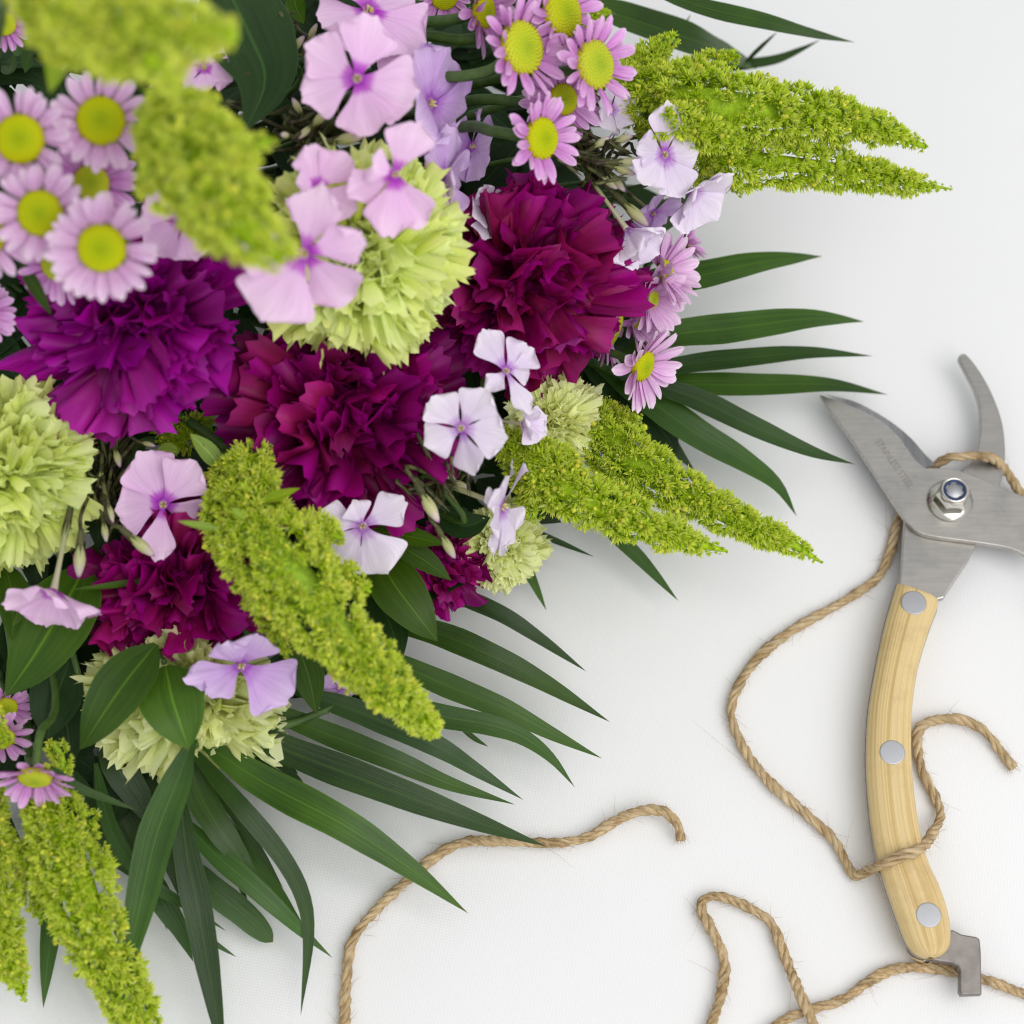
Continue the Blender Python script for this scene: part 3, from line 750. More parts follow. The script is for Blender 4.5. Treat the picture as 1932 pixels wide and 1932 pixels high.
mum(76, 402, .186, 96, (.05, -.25, 1), 'pink daisy in the middle of the left cluster above the purple carnation', 12, 'mum_pale', df=.46)
mum(192, 468, .188, 108, (.08, -.30, 1), 'lowest pink daisy of the left cluster, overlapping the purple carnation', 8, 'mum_pale', df=.43)
mum(172, 345, .160, 92, (.12, -.1, 1), 'shaded pink daisy with a dull green centre tucked behind the left cluster', 16, 'mum', df=.38)
mum(-28, 442, .175, 95, (.2, -.3, 1), 'pink daisy petals cut off by the left edge beside the middle daisy', 8, 'mum_pale')
mum(110, 500, .150, 80, (-.1, -.5, .8), 'pink daisy mostly hidden beneath the lowest daisy of the left cluster', 8, 'mum')
mum(8, 45, .150, 55, (.35, -.1, .9), 'small dim pink daisy in the top left corner', 16, 'mum')
mum(-38, 592, .130, 70, (.3, -.2, .9), 'shaded mauve daisy at the left edge beside the purple carnation', 8, 'mum')
mum(984, 90, .150, 104, (.70, -.02, .70), 'pink daisy in the top middle row with a clear yellow oval centre', 24, df=.50, stem=[(930, 130, .142), (860, 145, .138), (780, 146, .125), (600, 200, .09)])
mum(1122, 122, .142, 98, (.70, -.02, .70), 'rightmost pink daisy of the top row beside the long amaranth spikes', 22, df=.48, stem=[(1060, 135, .132), (980, 140, .12), (800, 180, .09)])
mum(1060, 24, .146, 98, (.70, .05, .70), 'pink daisy touching the top edge between two other daisies', 20, df=.49, stem=[(990, 45, .135), (880, 75, .13), (770, 72, .12), (600, 160, .09)])
mum(1021, 261, .138, 90, (.70, -.12, .70), 'lowest pink daisy of the top group just above the tall purple carnation', 24, df=.45, stem=[(975, 256, .134), (930, 248, .132), (870, 240, .12), (700, 280, .08)])
mum(912, 22, .140, 92, (.80, -.15, .5), 'pink daisy seen from the side left of the top row', 30, df=.36, stem=[(860, 36, .135), (800, 42, .13), (740, 46, .12), (560, 120, .09)])
mum(1062, 188, .118, 84, (.4, -.1, .9), 'pink daisy hidden behind the top row with only petals showing', 10, df=.36, stem=[(1000, 195, .115), (900, 188, .11), (760, 220, .08)])
mum(838, -8, .125, 55, (.3, -.3, .9), 'small pink daisy peeking in at the top edge left of the stems', 14, df=.5)
mum(1255, 512, .072, 86, (.80, .12, .55), 'pale pink daisy highest of the right edge group facing the cloth', 30, 'mum_pale', 13, .27)
mum(1230, 565, .066, 78, (.72, -.25, .62), 'pale pink daisy with a small yellow centre second in the right edge group', 38, 'mum_pale', 13, .24)
mum(1200, 605, .056, 76, (.72, -.1, .6), 'pale mauve daisy in the middle of the right edge group', 38, 'mum_pale', 13, .24)
mum(1156, 622, .068, 82, (.88, -.38, .12), 'pink daisy seen from behind showing its green base near the tall purple carnation', 18, 'mum', 12, .42)
mum(1213, 690, .070, 92, (.72, -.32, .52), 'lowest daisy of the right edge group with pointed yellow centre', 28, 'mum_pale', 13, .33)
mum(1298, 458, .054, 48, (.85, .35, .3), 'small mauve daisy topmost at the right edge below the closed white phlox', 30, 'mum', 11, .3)
mum(66, 1466, .066, 78, (.02, -.80, .56), 'bright pink daisy at the lower left above an amaranth spike', 28, 'mum', 12, .42)
mum(2, 1392, .052, 62, (.35, -.5, .75), 'mauve daisy at the lower left edge half hidden by amaranth', 14, 'mum', 12)
mum(12, 1335, .044, 52, (.3, -.4, .8), 'shaded mauve daisy at the left edge below the rounded leaves', 12, 'mum', 12)

# ------------------------------------------------------------------ phlox
def phlox_petal(seed, mat):
    r = np.random.default_rng(seed)
    na, nu = 18, 13
    s = np.linspace(0, 1, na); u = np.linspace(-1, 1, nu)
    h = np.interp(s, [0, .08, .2, .35, .5, .65, .78, .88, .95, 1], [.06, .075, .125, .23, .36, .465, .50, .46, .36, .22])
    h = np.convolve(np.r_[h[0], h, h[-1]], [.2, .6, .2], 'valid')
    lob = .5 + .5 * r.uniform(-1, 1)
    end = 1 - .20 * np.abs(u) ** 2.6 - r.uniform(0, .05) * np.exp(-((u - r.uniform(-.4, .4)) / .16) ** 2) + .025 * np.sin(u * 7 + r.uniform(0, 6)) + .012 * r.normal(0, 1, nu)
    x = s[:, None] * (1 + (end[None] - 1) * s[:, None] ** 1.5)
    y = h[:, None] * u[None] + r.uniform(-.06, .06) * s[:, None] ** 2
    cup = r.uniform(-.10, .12)
    z = cup * u[None] ** 2 * s[:, None] - r.uniform(-.05, .20) * s[:, None] ** 2.4 + .045 * np.sin(u * r.uniform(3, 7) + r.uniform(0, 6))[None] * s[:, None] ** 2
    z = z + r.uniform(-.10, .10) * u[None] * s[:, None] ** 1.5 - .035 * np.exp(-(u[None] / .18) ** 2) * (1 - s[:, None]) * s[:, None] * 2
    # one or both margins roll up or under
    e1, e2 = r.uniform(-.5, .9, 2)
    z = z + s[:, None] ** 2 * (e1 * np.clip(u[None] - .55, 0, 1) + e2 * np.clip(-u[None] - .55, 0, 1)) * .7
    z = z + r.uniform(-.5, .5) * np.clip(s[:, None] - .8, 0, 1)
    return grid('petal', np.stack([x, y, z], 2), mat)
PP = {k: [phlox_petal(700 + i, M[k]) for i in range(14)] for k in ('phlox_pink', 'phlox_lilac', 'phlox_pale')}
TUBE = lathe('tube', [(.045, -1.15), (.055, -.9), (.05, -.5), (.058, -.2), (.075, -.04), (.085, .01), (.06, .0), (.045, -.1)], M['tube'], 12)
def stamens():
    V = []; F = []
    for k in range(4):
        a = k * 1.7 + .4
        c = np.array([.038 * math.cos(a), .038 * math.sin(a), .01 + .025 * (k % 2)])
        d = unit(np.array([math.cos(a) * .5, math.sin(a) * .5, 1.0]))
        p = np.array([c - d * .05, c, c + d * .035, c + d * .07])
        q = tube_pts(p, [.010, .02, .022, .008], 6)
        b = len(V); V += q.reshape(-1, 3).tolist()
        F += [tuple(b + i for i in f) for f in grid_faces(4, 6, True)]
    return mesh('stamens', V, F, M['stamen'])
STAM = stamens()
def sepals_mesh():
    V = []; F = []
    k = 10
    for r_, h in ((.05, -.45), (.085, -.30), (.095, -.05), (.085, .02)):
        for a in np.linspace(0, 6.283, k, endpoint=False): V.append((r_ * math.cos(a), r_ * math.sin(a), h))
    F += grid_faces(4, k, True)
    for i in range(5):
        a = i * 1.2566; b = len(V)
        for aa, r_, h in ((a - .45, .09, -.12), (a + .45, .09, -.12), (a + .25, .105, .15), (a, .14, .42), (a - .25, .105, .15)):
            V.append((r_ * math.cos(aa), r_ * math.sin(aa), h))
        F.append((b, b + 1, b + 2, b + 3, b + 4))
    return mesh('sepals', V, F, M['sepal'])
SEP = sepals_mesh()
def phlox(px, py, z, rp, n, petals, mat, label, tube_len=1.0):
    """petals: (angle on the flower, length, width, lift) each"""
    nn = N(n); c = P(px, py, z); rad = rp * MPP(px, py, z)
    root = thing('phlox_flower', label, 'phlox', c, rot_of(nn), 'phlox flowers in the bouquet')
    for i, (a, l, w, up) in enumerate(petals):
        m = (Matrix.Rotation(R_(a), 4, 'Z') @ Matrix.Translation((.035 * rad, 0, .003 * rad * (i % 3))) @ Matrix.Rotation(-R_(up + rng.normal(2, 7)), 4, 'Y')
             @ Matrix.Rotation(rng.normal(.10, .22), 4, 'X') @ Matrix.Diagonal((rad * l, rad * w * 1.2, rad, 1)))
        link('petal', random.choice(PP[mat]), root, m)
    link('tube', TUBE, root, Matrix.Diagonal((rad, rad, rad * tube_len, 1)))
    link('stamens', STAM, root, Matrix.Scale(rad, 4))
    m = Matrix.Translation((0, 0, -1.1 * rad * tube_len)) @ Matrix.Scale(rad * .8, 4)
    link('sepals', SEP, root, m)
    inv = root.matrix_basis.inverted()
    q = stem_path(c - nn * rad * tube_len * 1.2, nn, .02)
    link('stem', tube('stem', np.array([inv @ Vector(x) for x in q]), .0008, M['stem'], 6), root)
    return root
def five(roll, l=1.0, w=1.0, up=0, jit=5):
    return [(roll + 72 * i + rng.normal(0, jit), l * rng.uniform(.93, 1.06), w * rng.uniform(.92, 1.08), up + rng.normal(0, 6)) for i in range(5)]
phlox(674, 148, .172, 106, (.05, -.12, 1), [(148, 1.05, .82, 4), (200, 1.02, .85, 2), (283, 1.0, .95, -6), (345, 1.08, 1.1, -2), (75, 1.12, 1.1, 6)], 'phlox_pink', 'largest open pink phlox near the top, facing up beside the dark leaf')
phlox(695, 20, .150, 120, (.3, .2, .9), [(200, .8, .9, 0), (265, .9, 1.15, 5), (330, 1.0, 1.15, -5), (40, .9, 1.1, -5), (120, .9, 1.1, 0)], 'phlox_pink', 'pink phlox cut by the top edge behind the largest open phlox')
phlox(812, 195, .140, 118, (.72, -.1, .65), [(60, 1.0, 1.1, -10), (120, .9, 1.1, 10), (200, .7, 1.0, 30), (285, 1.05, 1.2, 0), (350, 1.0, 1.1, -20)], 'phlox_lilac', 'lilac phlox turned away to the right of the largest phlox')
phlox(838, 330, .128, 100, (.80, -.1, .55), [(75, .9, 1.0, 0), (150, .8, 1.0, 20), (230, .8, 1.0, 20), (290, 1.1, 1.1, -5), (350, 1.0, 1.0, -25)], 'phlox_lilac', 'lilac phlox facing right along the edge of the large lime carnation')
phlox(745, 328, .170, 92, (.15, -.30, .93), [(68, 1.15, .95, 12), (205, 1.05, .72, 0), (262, 1.28, .95, -4), (298, 1.25, .82, -10), (150, .6, .6, 20)], 'phlox_pink', 'pink phlox lying over the top of the large lime carnation')
phlox(598, 356, .160, 82, (.2, -.1, .95), [(100, 1.0, .9, 20), (50, 1.05, .95, 8), (330, 1.0, .95, -2), (160, .7, .6, 40), (235, .9, .8, 0)], 'phlox_pink', 'pink phlox between the blurred amaranth and the phlox over the lime carnation')
phlox(574, 478, .172, 112, (.05, -.2, .97), [(75, 1.15, .78, 12), (15, 1.05, .78, 0), (312, 1.2, 1.05, -6), (240, 1.3, 1.25, -8), (175, 1.2, .9, -4)], 'phlox_pink', 'broad pink phlox half under the tip of the blurred amaranth')
phlox(308, 952, .088, 92, (.0, -.12, 1), [(118, 1.15, 1.05, 2), (52, 1.12, .95, 2), (185, 1.0, 1.0, -5), (262, 1.15, .62, 4), (338, .98, 1.0, -14)], 'phlox_pink', 'single open pink phlox above the smaller dark purple carnation')
phlox(870, 808, .108, 84, (-.05, -.05, 1), [(58, 1.02, .86, 4), (130, .95, .84, 6), (208, .88, .80, 2), (282, 1.05, .88, 2), (350, 1.02, .92, -2)], 'phlox_pale', 'pale lilac star shaped phlox facing up right of the central carnation')
phlox(955, 700, .105, 76, (.35, .1, .9), [(125, 1.15, .9, 10), (50, .9, .95, 0), (225, .7, .5, 10), (300, 1.2, .55, 0), (10, .7, .7, -10)], 'phlox_pale', 'twisted pale lilac phlox over the tall purple carnation')
phlox(985, 800, .085, 62, (.75, -.15, .6), [(20, .8, .7, 40), (80, .7, .7, 50), (200, .6, .7, 50), (280, .7, .7, 45), (330, .8, .7, 40)], 'phlox_pale', 'half closed pale phlox beside the small pale lime carnation')
phlox(948, 955, .082, 102, (.86, -.34, .30), [(95, 1.0, 1.0, 5), (150, .7, .9, 20), (235, .9, .95, 18), (275, 1.05, 1.05, 8), (20, .9, .9, 5)], 'phlox_pale', 'pale lilac phlox in profile on a long greenish tube', 1.05)
phlox(684, 992, .082, 88, (.1, -.15, 1), [(30, 1.05, .75, 8), (165, .95, .7, 2), (230, 1.0, .9, -4), (300, 1.12, 1.1, -4), (110, .55, .6, 20)], 'phlox_pale', 'pale lilac phlox next to the large central amaranth spike')
phlox(1254, 292, .118, 84, (.25, .0, .97), [(88, 1.15, .72, 0), (160, .62, .85, 10), (232, .95, .85, -4), (300, 1.02, .85, -4), (15, .78, 1.0, -8)], 'phlox_pale', 'pale lilac phlox with a bright eye in front of the long right amaranth')
phlox(1304, 362, .102, 84, (.55, -.66, .42), [(90, .9, .95, 48), (160, .85, .95, 44), (232, .95, 1.0, 34), (304, .95, 1.0, 34), (18, .95, 1.0, 40)], 'phlox_pale', 'whitish phlox seen from the side below the bright eyed one')
phlox(1182, 432, .104, 80, (.50, -.76, .36), [(100, .85, .95, 72), (170, .9, .95, 62), (245, .95, 1.05, 58), (315, .95, 1.05, 58), (25, .9, .95, 68)], 'phlox_pale', 'nearly closed white phlox above the right edge daisies', 1.4)
phlox(1232, 402, .082, 62, (.5, -.5, .5), five(20, .9, .9, 10), 'phlox_lilac', 'shaded lilac phlox behind the whitish phlox on the right')
phlox(1152, 206, .110, 58, (.5, .1, .8), five(40, .9, 1.0, 25), 'phlox_pale', 'small whitish phlox under the rightmost top daisy')
phlox(102, 1112, .088, 98, (-.10, -.90, .40), [(188, 1.0, .75, 12), (255, .95, .95, 38), (305, .9, .9, 40), (350, 1.0, .75, 18), (90, .8, .8, 30)], 'phlox_pink', 'pink phlox in profile on a long tube over the rounded leaf', 1.3)
phlox(455, 1255, .074, 98, (.1, -.35, .9), [(60, .9, .85, 15), (322, 1.12, 1.15, 0), (190, 1.1, .8, 0), (225, .9, .6, -5), (120, .7, .7, 25)], 'phlox_lilac', 'lilac phlox under the smaller purple carnation over the pale lime one')
phlox(890, 275, .112, 70, (.82, -.25, .4), five(70, 1.0, 1.1, 0), 'phlox_lilac', 'shaded lilac phlox below the top stems')
phlox(915, 400, .108, 60, (.6, -.1, .7), five(30, .9, .9, 20), 'phlox_pale', 'pale phlox squeezed between lime and tall purple carnation')
phlox(925, 470, .092, 56, (.5, -.3, .7), five(10, .9, .9, 15), 'phlox_lilac', 'dim lilac phlox at the left side of the tall purple carnation')
phlox(640, 1298, .032, 40, (.1, -.4, .9), five(15, .9, .9, 0), 'phlox_lilac', 'small lilac phlox peeking out under the central amaranth spike')
phlox(385, 128, .145, 60, (.1, -.1, 1), five(50, .9, .9, 5), 'phlox_pink', 'dim pink phlox behind the top left amaranth')
phlox(345, 415, .150, 90, (.1, -.1, 1), five(0, .9, 1, 5), 'phlox_pink', 'dim pink phlox between the lowest left daisy and the blurred amaranth')
phlox(1058, 735, .040, 40, (.6, -.4, .6), five(30, .9, .9, 0), 'phlox_lilac', 'tiny lilac phlox petals under the tall purple carnation')
phlox(1160, 535, .052, 44, (.6, -.2, .7), five(12, .9, .9, 0), 'phlox_lilac', 'dim lilac phlox between tall purple carnation and right edge daisies')

# phlox buds
BUD = lathe('bud', [(.04, 0), (.09, .08), (.15, .25), (.18, .45), (.165, .62), (.12, .78), (.07, .92), (.015, 1.0)], M['bud'], 12)
def buds(label, root_pt, items, extra, spread_px, dirn):
    root = thing('phlox_bud_spray', label, 'flower buds', group='phlox bud sprays')
    rp3 = P(*root_pt)
    for (px, py, z, a, tilt, L) in items:
        d = N((math.cos(R_(a)) * math.cos(R_(tilt)), math.sin(R_(a)) * math.cos(R_(tilt)), math.sin(R_(tilt))))
        c = P(px, py, z); s = L * MPP(px, py, z)
        base = c - d * s * .5
        rt = rot_of(d).to_4x4()
        b = link('bud', BUD, root, Matrix.Translation(Vector(base)) @ rt @ Matrix.Scale(s, 4))
        link('sepals', SEP, b, Matrix.Translation((0, 0, .02)) @ Matrix.Diagonal((1.25, 1.25, 1.0, 1)))
        q = crom([base - d * s * .3, base - d * s * .9, rp3], 10)
        link('stalk', tube('stalk', q, .0007, M['sepal'], 5), root)
    for k in range(extra):
        px = root_pt[0] + rng.normal(0, spread_px[0]); py = root_pt[1] + rng.normal(0, spread_px[1])
        a = dirn + rng.normal(0, 35); tilt = rng.uniform(-20, 70)
        d = N((math.cos(R_(a)) * math.cos(R_(tilt)), math.sin(R_(a)) * math.cos(R_(tilt)), math.sin(R_(tilt))))
        c = P(px, py, root_pt[2] + rng.uniform(-.008, .012)); s = rng.uniform(32, 46) * MPP(*root_pt)
        b = link('sepals', SEP, root, Matrix.Translation(Vector(c)) @ rot_of(d).to_4x4() @ Matrix.Diagonal((s * 1.1, s * 1.1, s * 1.25, 1)))
        q = crom([c - d * s * .4, c - d * s * 1.0, rp3 - np.array([0, 0, .015])], 8)
        link('stalk', tube('stalk', q, .0006, M['sepal'], 5), root)
    q = stem_path(rp3, np.array([0, 0, 1.0]), .02)
    link('stem', tube('stem', q, .0012, M['stem'], 6), root)
buds('dark tangle of phlox buds between the largest phlox and the blurred amaranth', (600, 225, .135), [
    (658, 262, .15, 5, 20, 62), (537, 255, .155, 200, 70, 36), (605, 222, .148, 40, 30, 50), (620, 285, .14, -20, 20, 44), (560, 200, .145, 120, 40, 40), (575, 250, .145, 230, 30, 40)], 44, (46, 30), 20)
buds('cream phlox buds in the shade at the top beside the dark leaf', (530, 75, .125), [
    (525, 30, .14, 20, 30, 48), (520, 62, .14, 340, 20, 44), (562, 82, .14, 40, 35, 44), (548, 60, .145, 300, 30, 38), (535, 105, .135, 330, 10, 40), (590, 60, .13, 60, 10, 36)], 14, (26, 30), 10)
buds('hanging phlox buds between lime carnation and open pink phlox on the left', (195, 880, .07), [
    (222, 865, .085, 290, 20, 40), (208, 970, .085, 285, 10, 42), (198, 1004, .08, 280, 10, 40), (150, 1058, .085, 268, 5, 66), (268, 1030, .095, 320, 0, 62), (243, 805, .09, 330, 10, 42), (280, 838, .085, 345, 5, 30), (190, 905, .08, 270, 20, 38), (175, 960, .075, 265, 15, 34)], 44, (22, 60), 275)
buds('dark tipped phlox buds under the top daisies reaching to the pale phlox', (1135, 290, .105), [
    (1190, 305, .115, 0, 10, 50), (1178, 322, .113, 340, 10, 46), (1150, 345, .108, 320, 10, 40), (1175, 262, .112, 15, 15, 44), (1135, 268, .115, 30, 30, 40), (1165, 345, .105, 310, 5, 46), (1200, 405, .098, 315, 5, 66)], 38, (30, 26), 350)
buds('phlox buds with purple tips right below the central purple carnation', (835, 905, .075), [
    (812, 958, .088, 300, 10, 66), (846, 1032, .075, 300, 5, 52), (845, 895, .085, 320, 20, 40), (800, 830, .085, 200, 25, 36), (818, 800, .085, 170, 25, 34), (870, 915, .08, 335, 5, 40)], 36, (28, 34), 310)

# ------------------------------------------------------------------ amaranth
def amaranth(label, pts, rad_px, zs, leaves=(), sub=(), dens=1.0, tone=0.0, fl=1.0):
    """pts along the spike, rad_px the radius at each of them; sub = side branches (pts, radii, zs)"""
    root = thing('amaranth_spike', label, 'amaranth', group='amaranth spikes in the bouquet')
    VV = []; FF = []; CC = []; nb = 0; BV = []; BC = []
    cores = []
    for ii, (pp, rr, zz) in enumerate([(pts, rad_px, zs)] + list(sub)):
        zi = np.interp(np.linspace(0, 1, len(pp)), np.linspace(0, 1, len(zz)), zz)
        p3 = np.array([P(a, b, z) for (a, b), z in zip(pp, zi)])
        r3 = np.array([r * MPP(a, b, z) for (a, b), r, z in zip(pp, rr, zi)])
        sp, L = even(p3, 60)
        rs = np.interp(np.linspace(0, 1, 60), np.linspace(0, 1, len(r3)), r3) * .93
        t, n, b = frames(sp)
        core = tube_pts(sp, rs * .62, 8)
        cores.append((sp, rs))
        # clusters
        rc0 = 0.0029 * fl
        area_ = float(np.mean(2 * math.pi * rs) * L)
        nc = int(dens * area_ / (rc0 ** 2 * 1.15))
        cum = np.cumsum(rs + .0012); cum /= cum[-1]
        for k in range(nc):
            s = np.interp((k + rng.uniform()) / nc, cum, np.linspace(0, 1, 60))
            f = s * 59; i = min(int(f), 58); fr = f - i
            c0 = sp[i] * (1 - fr) + sp[i + 1] * fr; r0 = rs[i] * (1 - fr) + rs[i + 1] * fr
            ang = k * 2.39996 + rng.normal(0, .25)
            out = n[i] * math.cos(ang) + b[i] * math.sin(ang)
            if out @ BACK < -.45: continue
            lump = 1 + .10 * math.sin(s * L * 420 + 2.2 * math.sin(ang * 2)) + rng.normal(0, .07)
            rc = min(rc0, r0 * .55) * rng.choice([.7, .95, 1.15, 1.4], p=[.3, .4, .2, .1]) * rng.uniform(.9, 1.1)
            c = c0 + out * max(r0 * lump - rc * .9, 0)
            axis = unit(out + t[i] * .45)
            nbk = rng.integers(26, 38)
            d = unit(rng.normal(0, 1, (nbk, 3)) + axis * 1.5)
            fwd = np.clip(d @ axis, 0, 1)
            ln = rc * rng.uniform(.8, 1.4, nbk)
            wd = rc * rng.uniform(.09, .16, nbk)
            base = c + d * rc * .12
            mid = c + d * (ln * .55)[:, None]
            tip = c + d * ln[:, None]
            side = unit(np.cross(d, rng.normal(0, 1, (nbk, 3))))
            oth = np.cross(d, side)
            q = np.stack([base, mid + side * wd[:, None], mid - side * .5 * wd[:, None] + oth * .87 * wd[:, None], mid - side * .5 * wd[:, None] - oth * .87 * wd[:, None], tip], 1)
            VV.append(q.reshape(-1, 3))
            for j in range(nbk):
                o_ = nb + 5 * j
                FF += [(o_, o_ + 2, o_ + 1), (o_, o_ + 3, o_ + 2), (o_, o_ + 1, o_ + 3), (o_ + 1, o_ + 2, o_ + 4), (o_ + 2, o_ + 3, o_ + 4), (o_ + 3, o_ + 1, o_ + 4)]
            nb += 5 * nbk
            kt = np.clip(rng.normal(.12 + tone, .16, nbk) + .62 * fwd ** 2 + rng.normal(0, .12), 0, 1)[:, None]  # forward bracts paler like young florets; crevice shade also put into the tint
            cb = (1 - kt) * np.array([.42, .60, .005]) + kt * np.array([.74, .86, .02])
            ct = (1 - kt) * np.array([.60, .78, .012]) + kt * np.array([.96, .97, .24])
            yel = rng.uniform(0, 1, nbk)[:, None] < .10
            ct = np.where(yel, np.array([.88, .88, .40]), ct)
            if rng.uniform() < .25:
                nq = rng.integers(1, 4)
                for _ in range(nq):
                    bd = unit(axis * 1.6 + rng.normal(0, .7, 3)); bc = c + bd * rc * rng.uniform(.95, 1.25); br = rc * rng.uniform(.16, .28)
                    e1 = unit(np.cross(bd, [.3, .2, 1.0])); e2 = np.cross(bd, e1)
                    BV.append(np.array([bc + br * (e1 * math.cos(q) + e2 * math.sin(q)) * cr_ + bd * br * h_ for h_, cr_ in ((-.55, .8), (.35, .95)) for q in (0, 1.2566, 2.5133, 3.7699, 5.0265)] + [bc + bd * br * 1.2]))
                    BC.append(np.array([.72, .80, .10]) * rng.uniform(.8, 1.15) + np.array([rng.uniform(0, .12), 0, 0]))
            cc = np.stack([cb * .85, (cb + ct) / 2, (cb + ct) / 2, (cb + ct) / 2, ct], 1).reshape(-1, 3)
            CC.append(np.c_[cc, np.ones(len(cc))])
    for bv, bc_ in zip(BV, BC):
        VV.append(bv); CC.append(np.tile(np.r_[bc_, 1], (11, 1)))
        for q in range(5):
            w = (q + 1) % 5
            FF += [(nb + q, nb + w, nb + 5 + w, nb + 5 + q), (nb + 5 + q, nb + 5 + w, nb + 10)]
        nb += 11
    V = np.concatenate(VV); C = np.concatenate(CC)
    o = link('florets', mesh('florets', V, FF, M['amar'], None, C, smooth=False), root)
    o['kind'] = 'stuff'
    for ci, (sp, rs) in enumerate(cores):
        link('stem', tube('stem', sp, rs * (.46 if ci == 0 else .32), M['core'], 10), root)  # not a real stem: solid core tube added inside the florets to block light
    for tr, lp, lz, w in leaves:
        leaf_on('leaf', tr, lp, lz, w, root, M['limeleaf'], prof=BROADW, fold=.2, na=12, nu=5)
    s0 = cores[0][0][0]; d0 = unit(cores[0][0][0] - cores[0][0][3])
    q = stem_path(s0, -d0, .02)
    link('stem', tube('stem', q, .0017, M['stem'], 7), root)
    return root
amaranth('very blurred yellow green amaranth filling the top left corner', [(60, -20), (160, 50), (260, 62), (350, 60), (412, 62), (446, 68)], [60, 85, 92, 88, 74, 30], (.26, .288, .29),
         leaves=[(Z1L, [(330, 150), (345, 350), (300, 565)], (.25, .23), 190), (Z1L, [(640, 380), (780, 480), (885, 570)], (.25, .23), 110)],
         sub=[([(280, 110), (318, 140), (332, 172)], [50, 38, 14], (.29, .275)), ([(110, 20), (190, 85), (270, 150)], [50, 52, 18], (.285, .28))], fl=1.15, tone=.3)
amaranth('blurred plump amaranth spike between the left daisies and the pink phlox', [(315, 190), (352, 270), (400, 350), (455, 420), (505, 465), (535, 490)], [45, 88, 112, 105, 80, 34], (.205, .235, .228),
         sub=[([(350, 260), (392, 235), (425, 222)], [36, 34, 15], (.23, .235)), ([(420, 330), (470, 285), (510, 262)], [42, 40, 16], (.235, .235)), ([(390, 430), (440, 480), (470, 495)], [42, 30, 10], (.23, .23))], fl=1.1, tone=.22)
amaranth('long forked amaranth spike pointing right over the bare cloth', [(1165, 160), (1250, 190), (1340, 200), (1460, 212), (1580, 225), (1680, 250), (1746, 278)], [50, 85, 78, 64, 52, 36, 10], (.10, .112, .10, .088),
         sub=[([(1200, 140), (1235, 100), (1272, 70)], [42, 34, 16], (.10, .105)), ([(1290, 160), (1350, 122), (1392, 106)], [42, 36, 15], (.105, .11)),
              ([(1230, 230), (1330, 285), (1450, 305), (1580, 320), (1700, 342), (1797, 357)], [48, 66, 54, 44, 32, 5], (.095, .098, .085, .075)),
              ([(1320, 320), (1380, 345), (1400, 368)], [30, 24, 8], (.085, .08)), ([(1250, 230), (1330, 255), (1400, 270)], [50, 44, 20], (.118, .115))], tone=-.12)
amaranth('amaranth spike at the lower right, the longer of two side by side', [(1085, 760), (1150, 830), (1230, 895), (1330, 950), (1430, 1000), (1500, 1030), (1552, 1062)], [36, 66, 58, 47, 38, 29, 5], (.05, .052, .045, .034),
         sub=[([(1150, 810), (1190, 785), (1212, 790)], [36, 24, 8], (.05, .052))], tone=-.06)
amaranth('amaranth spike at the lower right, the shorter one nearer the central flowers', [(945, 830), (1020, 880), (1090, 935), (1180, 975), (1280, 1015), (1372, 1040)], [34, 62, 54, 47, 33, 6], (.068, .07, .062, .05),
         sub=[([(1000, 900), (1010, 960), (1000, 985)], [42, 34, 10], (.062, .058)), ([(1040, 860), (1070, 900), (1090, 920)], [40, 36, 20], (.07, .068))], tone=-.03)
amaranth('big bright amaranth spike in the centre slanting down to the right', [(428, 890), (460, 975), (520, 1050), (585, 1130), (660, 1215), (740, 1300), (795, 1355), (822, 1388)], [42, 76, 98, 92, 72, 60, 42, 16], (.085, .095, .085, .062),
         leaves=[(Z4L, [(1340, 1140), (1250, 1030), (1145, 925)], (.088, .095), 120), (Z4L, [(1560, 1340), (1690, 1300), (1815, 1256)], (.10, .105), 70), (Z4L, [(1320, 1500), (1220, 1485), (1070, 1455)], (.105, .108), 52), (Z4L, [(1470, 1440), (1430, 1400), (1395, 1375)], (.11, .112), 45), (Z4L, [(1080, 1040), (1000, 1030), (940, 1040)], (.08, .082), 100), (Z4L, [(1400, 1100), (1500, 1050), (1590, 1020)], (.08, .082), 110)],
         sub=[([(560, 1010), (610, 1000), (648, 1020)], [44, 36, 14], (.092, .09)), ([(600, 1080), (660, 1090), (700, 1118)], [44, 34, 10], (.09, .085)), ([(480, 1090), (510, 1160), (545, 1245)], [42, 36, 8], (.085, .07)), ([(430, 1000), (425, 1050), (432, 1082)], [38, 30, 10], (.09, .085)), ([(440, 880), (480, 870), (500, 930)], [38, 42, 30], (.09, .095))], tone=.06)
amaranth('amaranth spike in the lower left corner, right hand one, running off the bottom', [(75, 1470), (110, 1560), (150, 1680), (190, 1780), (235, 1870), (275, 1960)], [42, 76, 78, 66, 56, 40], (.045, .048, .035, .022),
         sub=[([(60, 1600), (62, 1670), (78, 1742)], [40, 36, 8], (.045, .03)), ([(100, 1400), (118, 1440), (110, 1500)], [24, 22, 20], (.052, .05))], tone=0)
amaranth('amaranth spike cut by the left edge at the bottom', [(-30, 1480), (-20, 1580), (-5, 1690), (10, 1780), (28, 1840), (48, 1890)], [40, 48, 52, 46, 34, 6], (.045, .045, .035, .022),
         sub=[([(-40, 1350), (-5, 1385), (18, 1400)], [34, 36, 16], (.062, .06))], tone=0)
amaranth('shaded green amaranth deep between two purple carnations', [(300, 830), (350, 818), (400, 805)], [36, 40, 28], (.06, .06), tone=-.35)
amaranth('small amaranth tip behind the top right daisies', [(1090, 40), (1120, 30), (1152, 22)], [26, 26, 10], (.09, .095), tone=0)

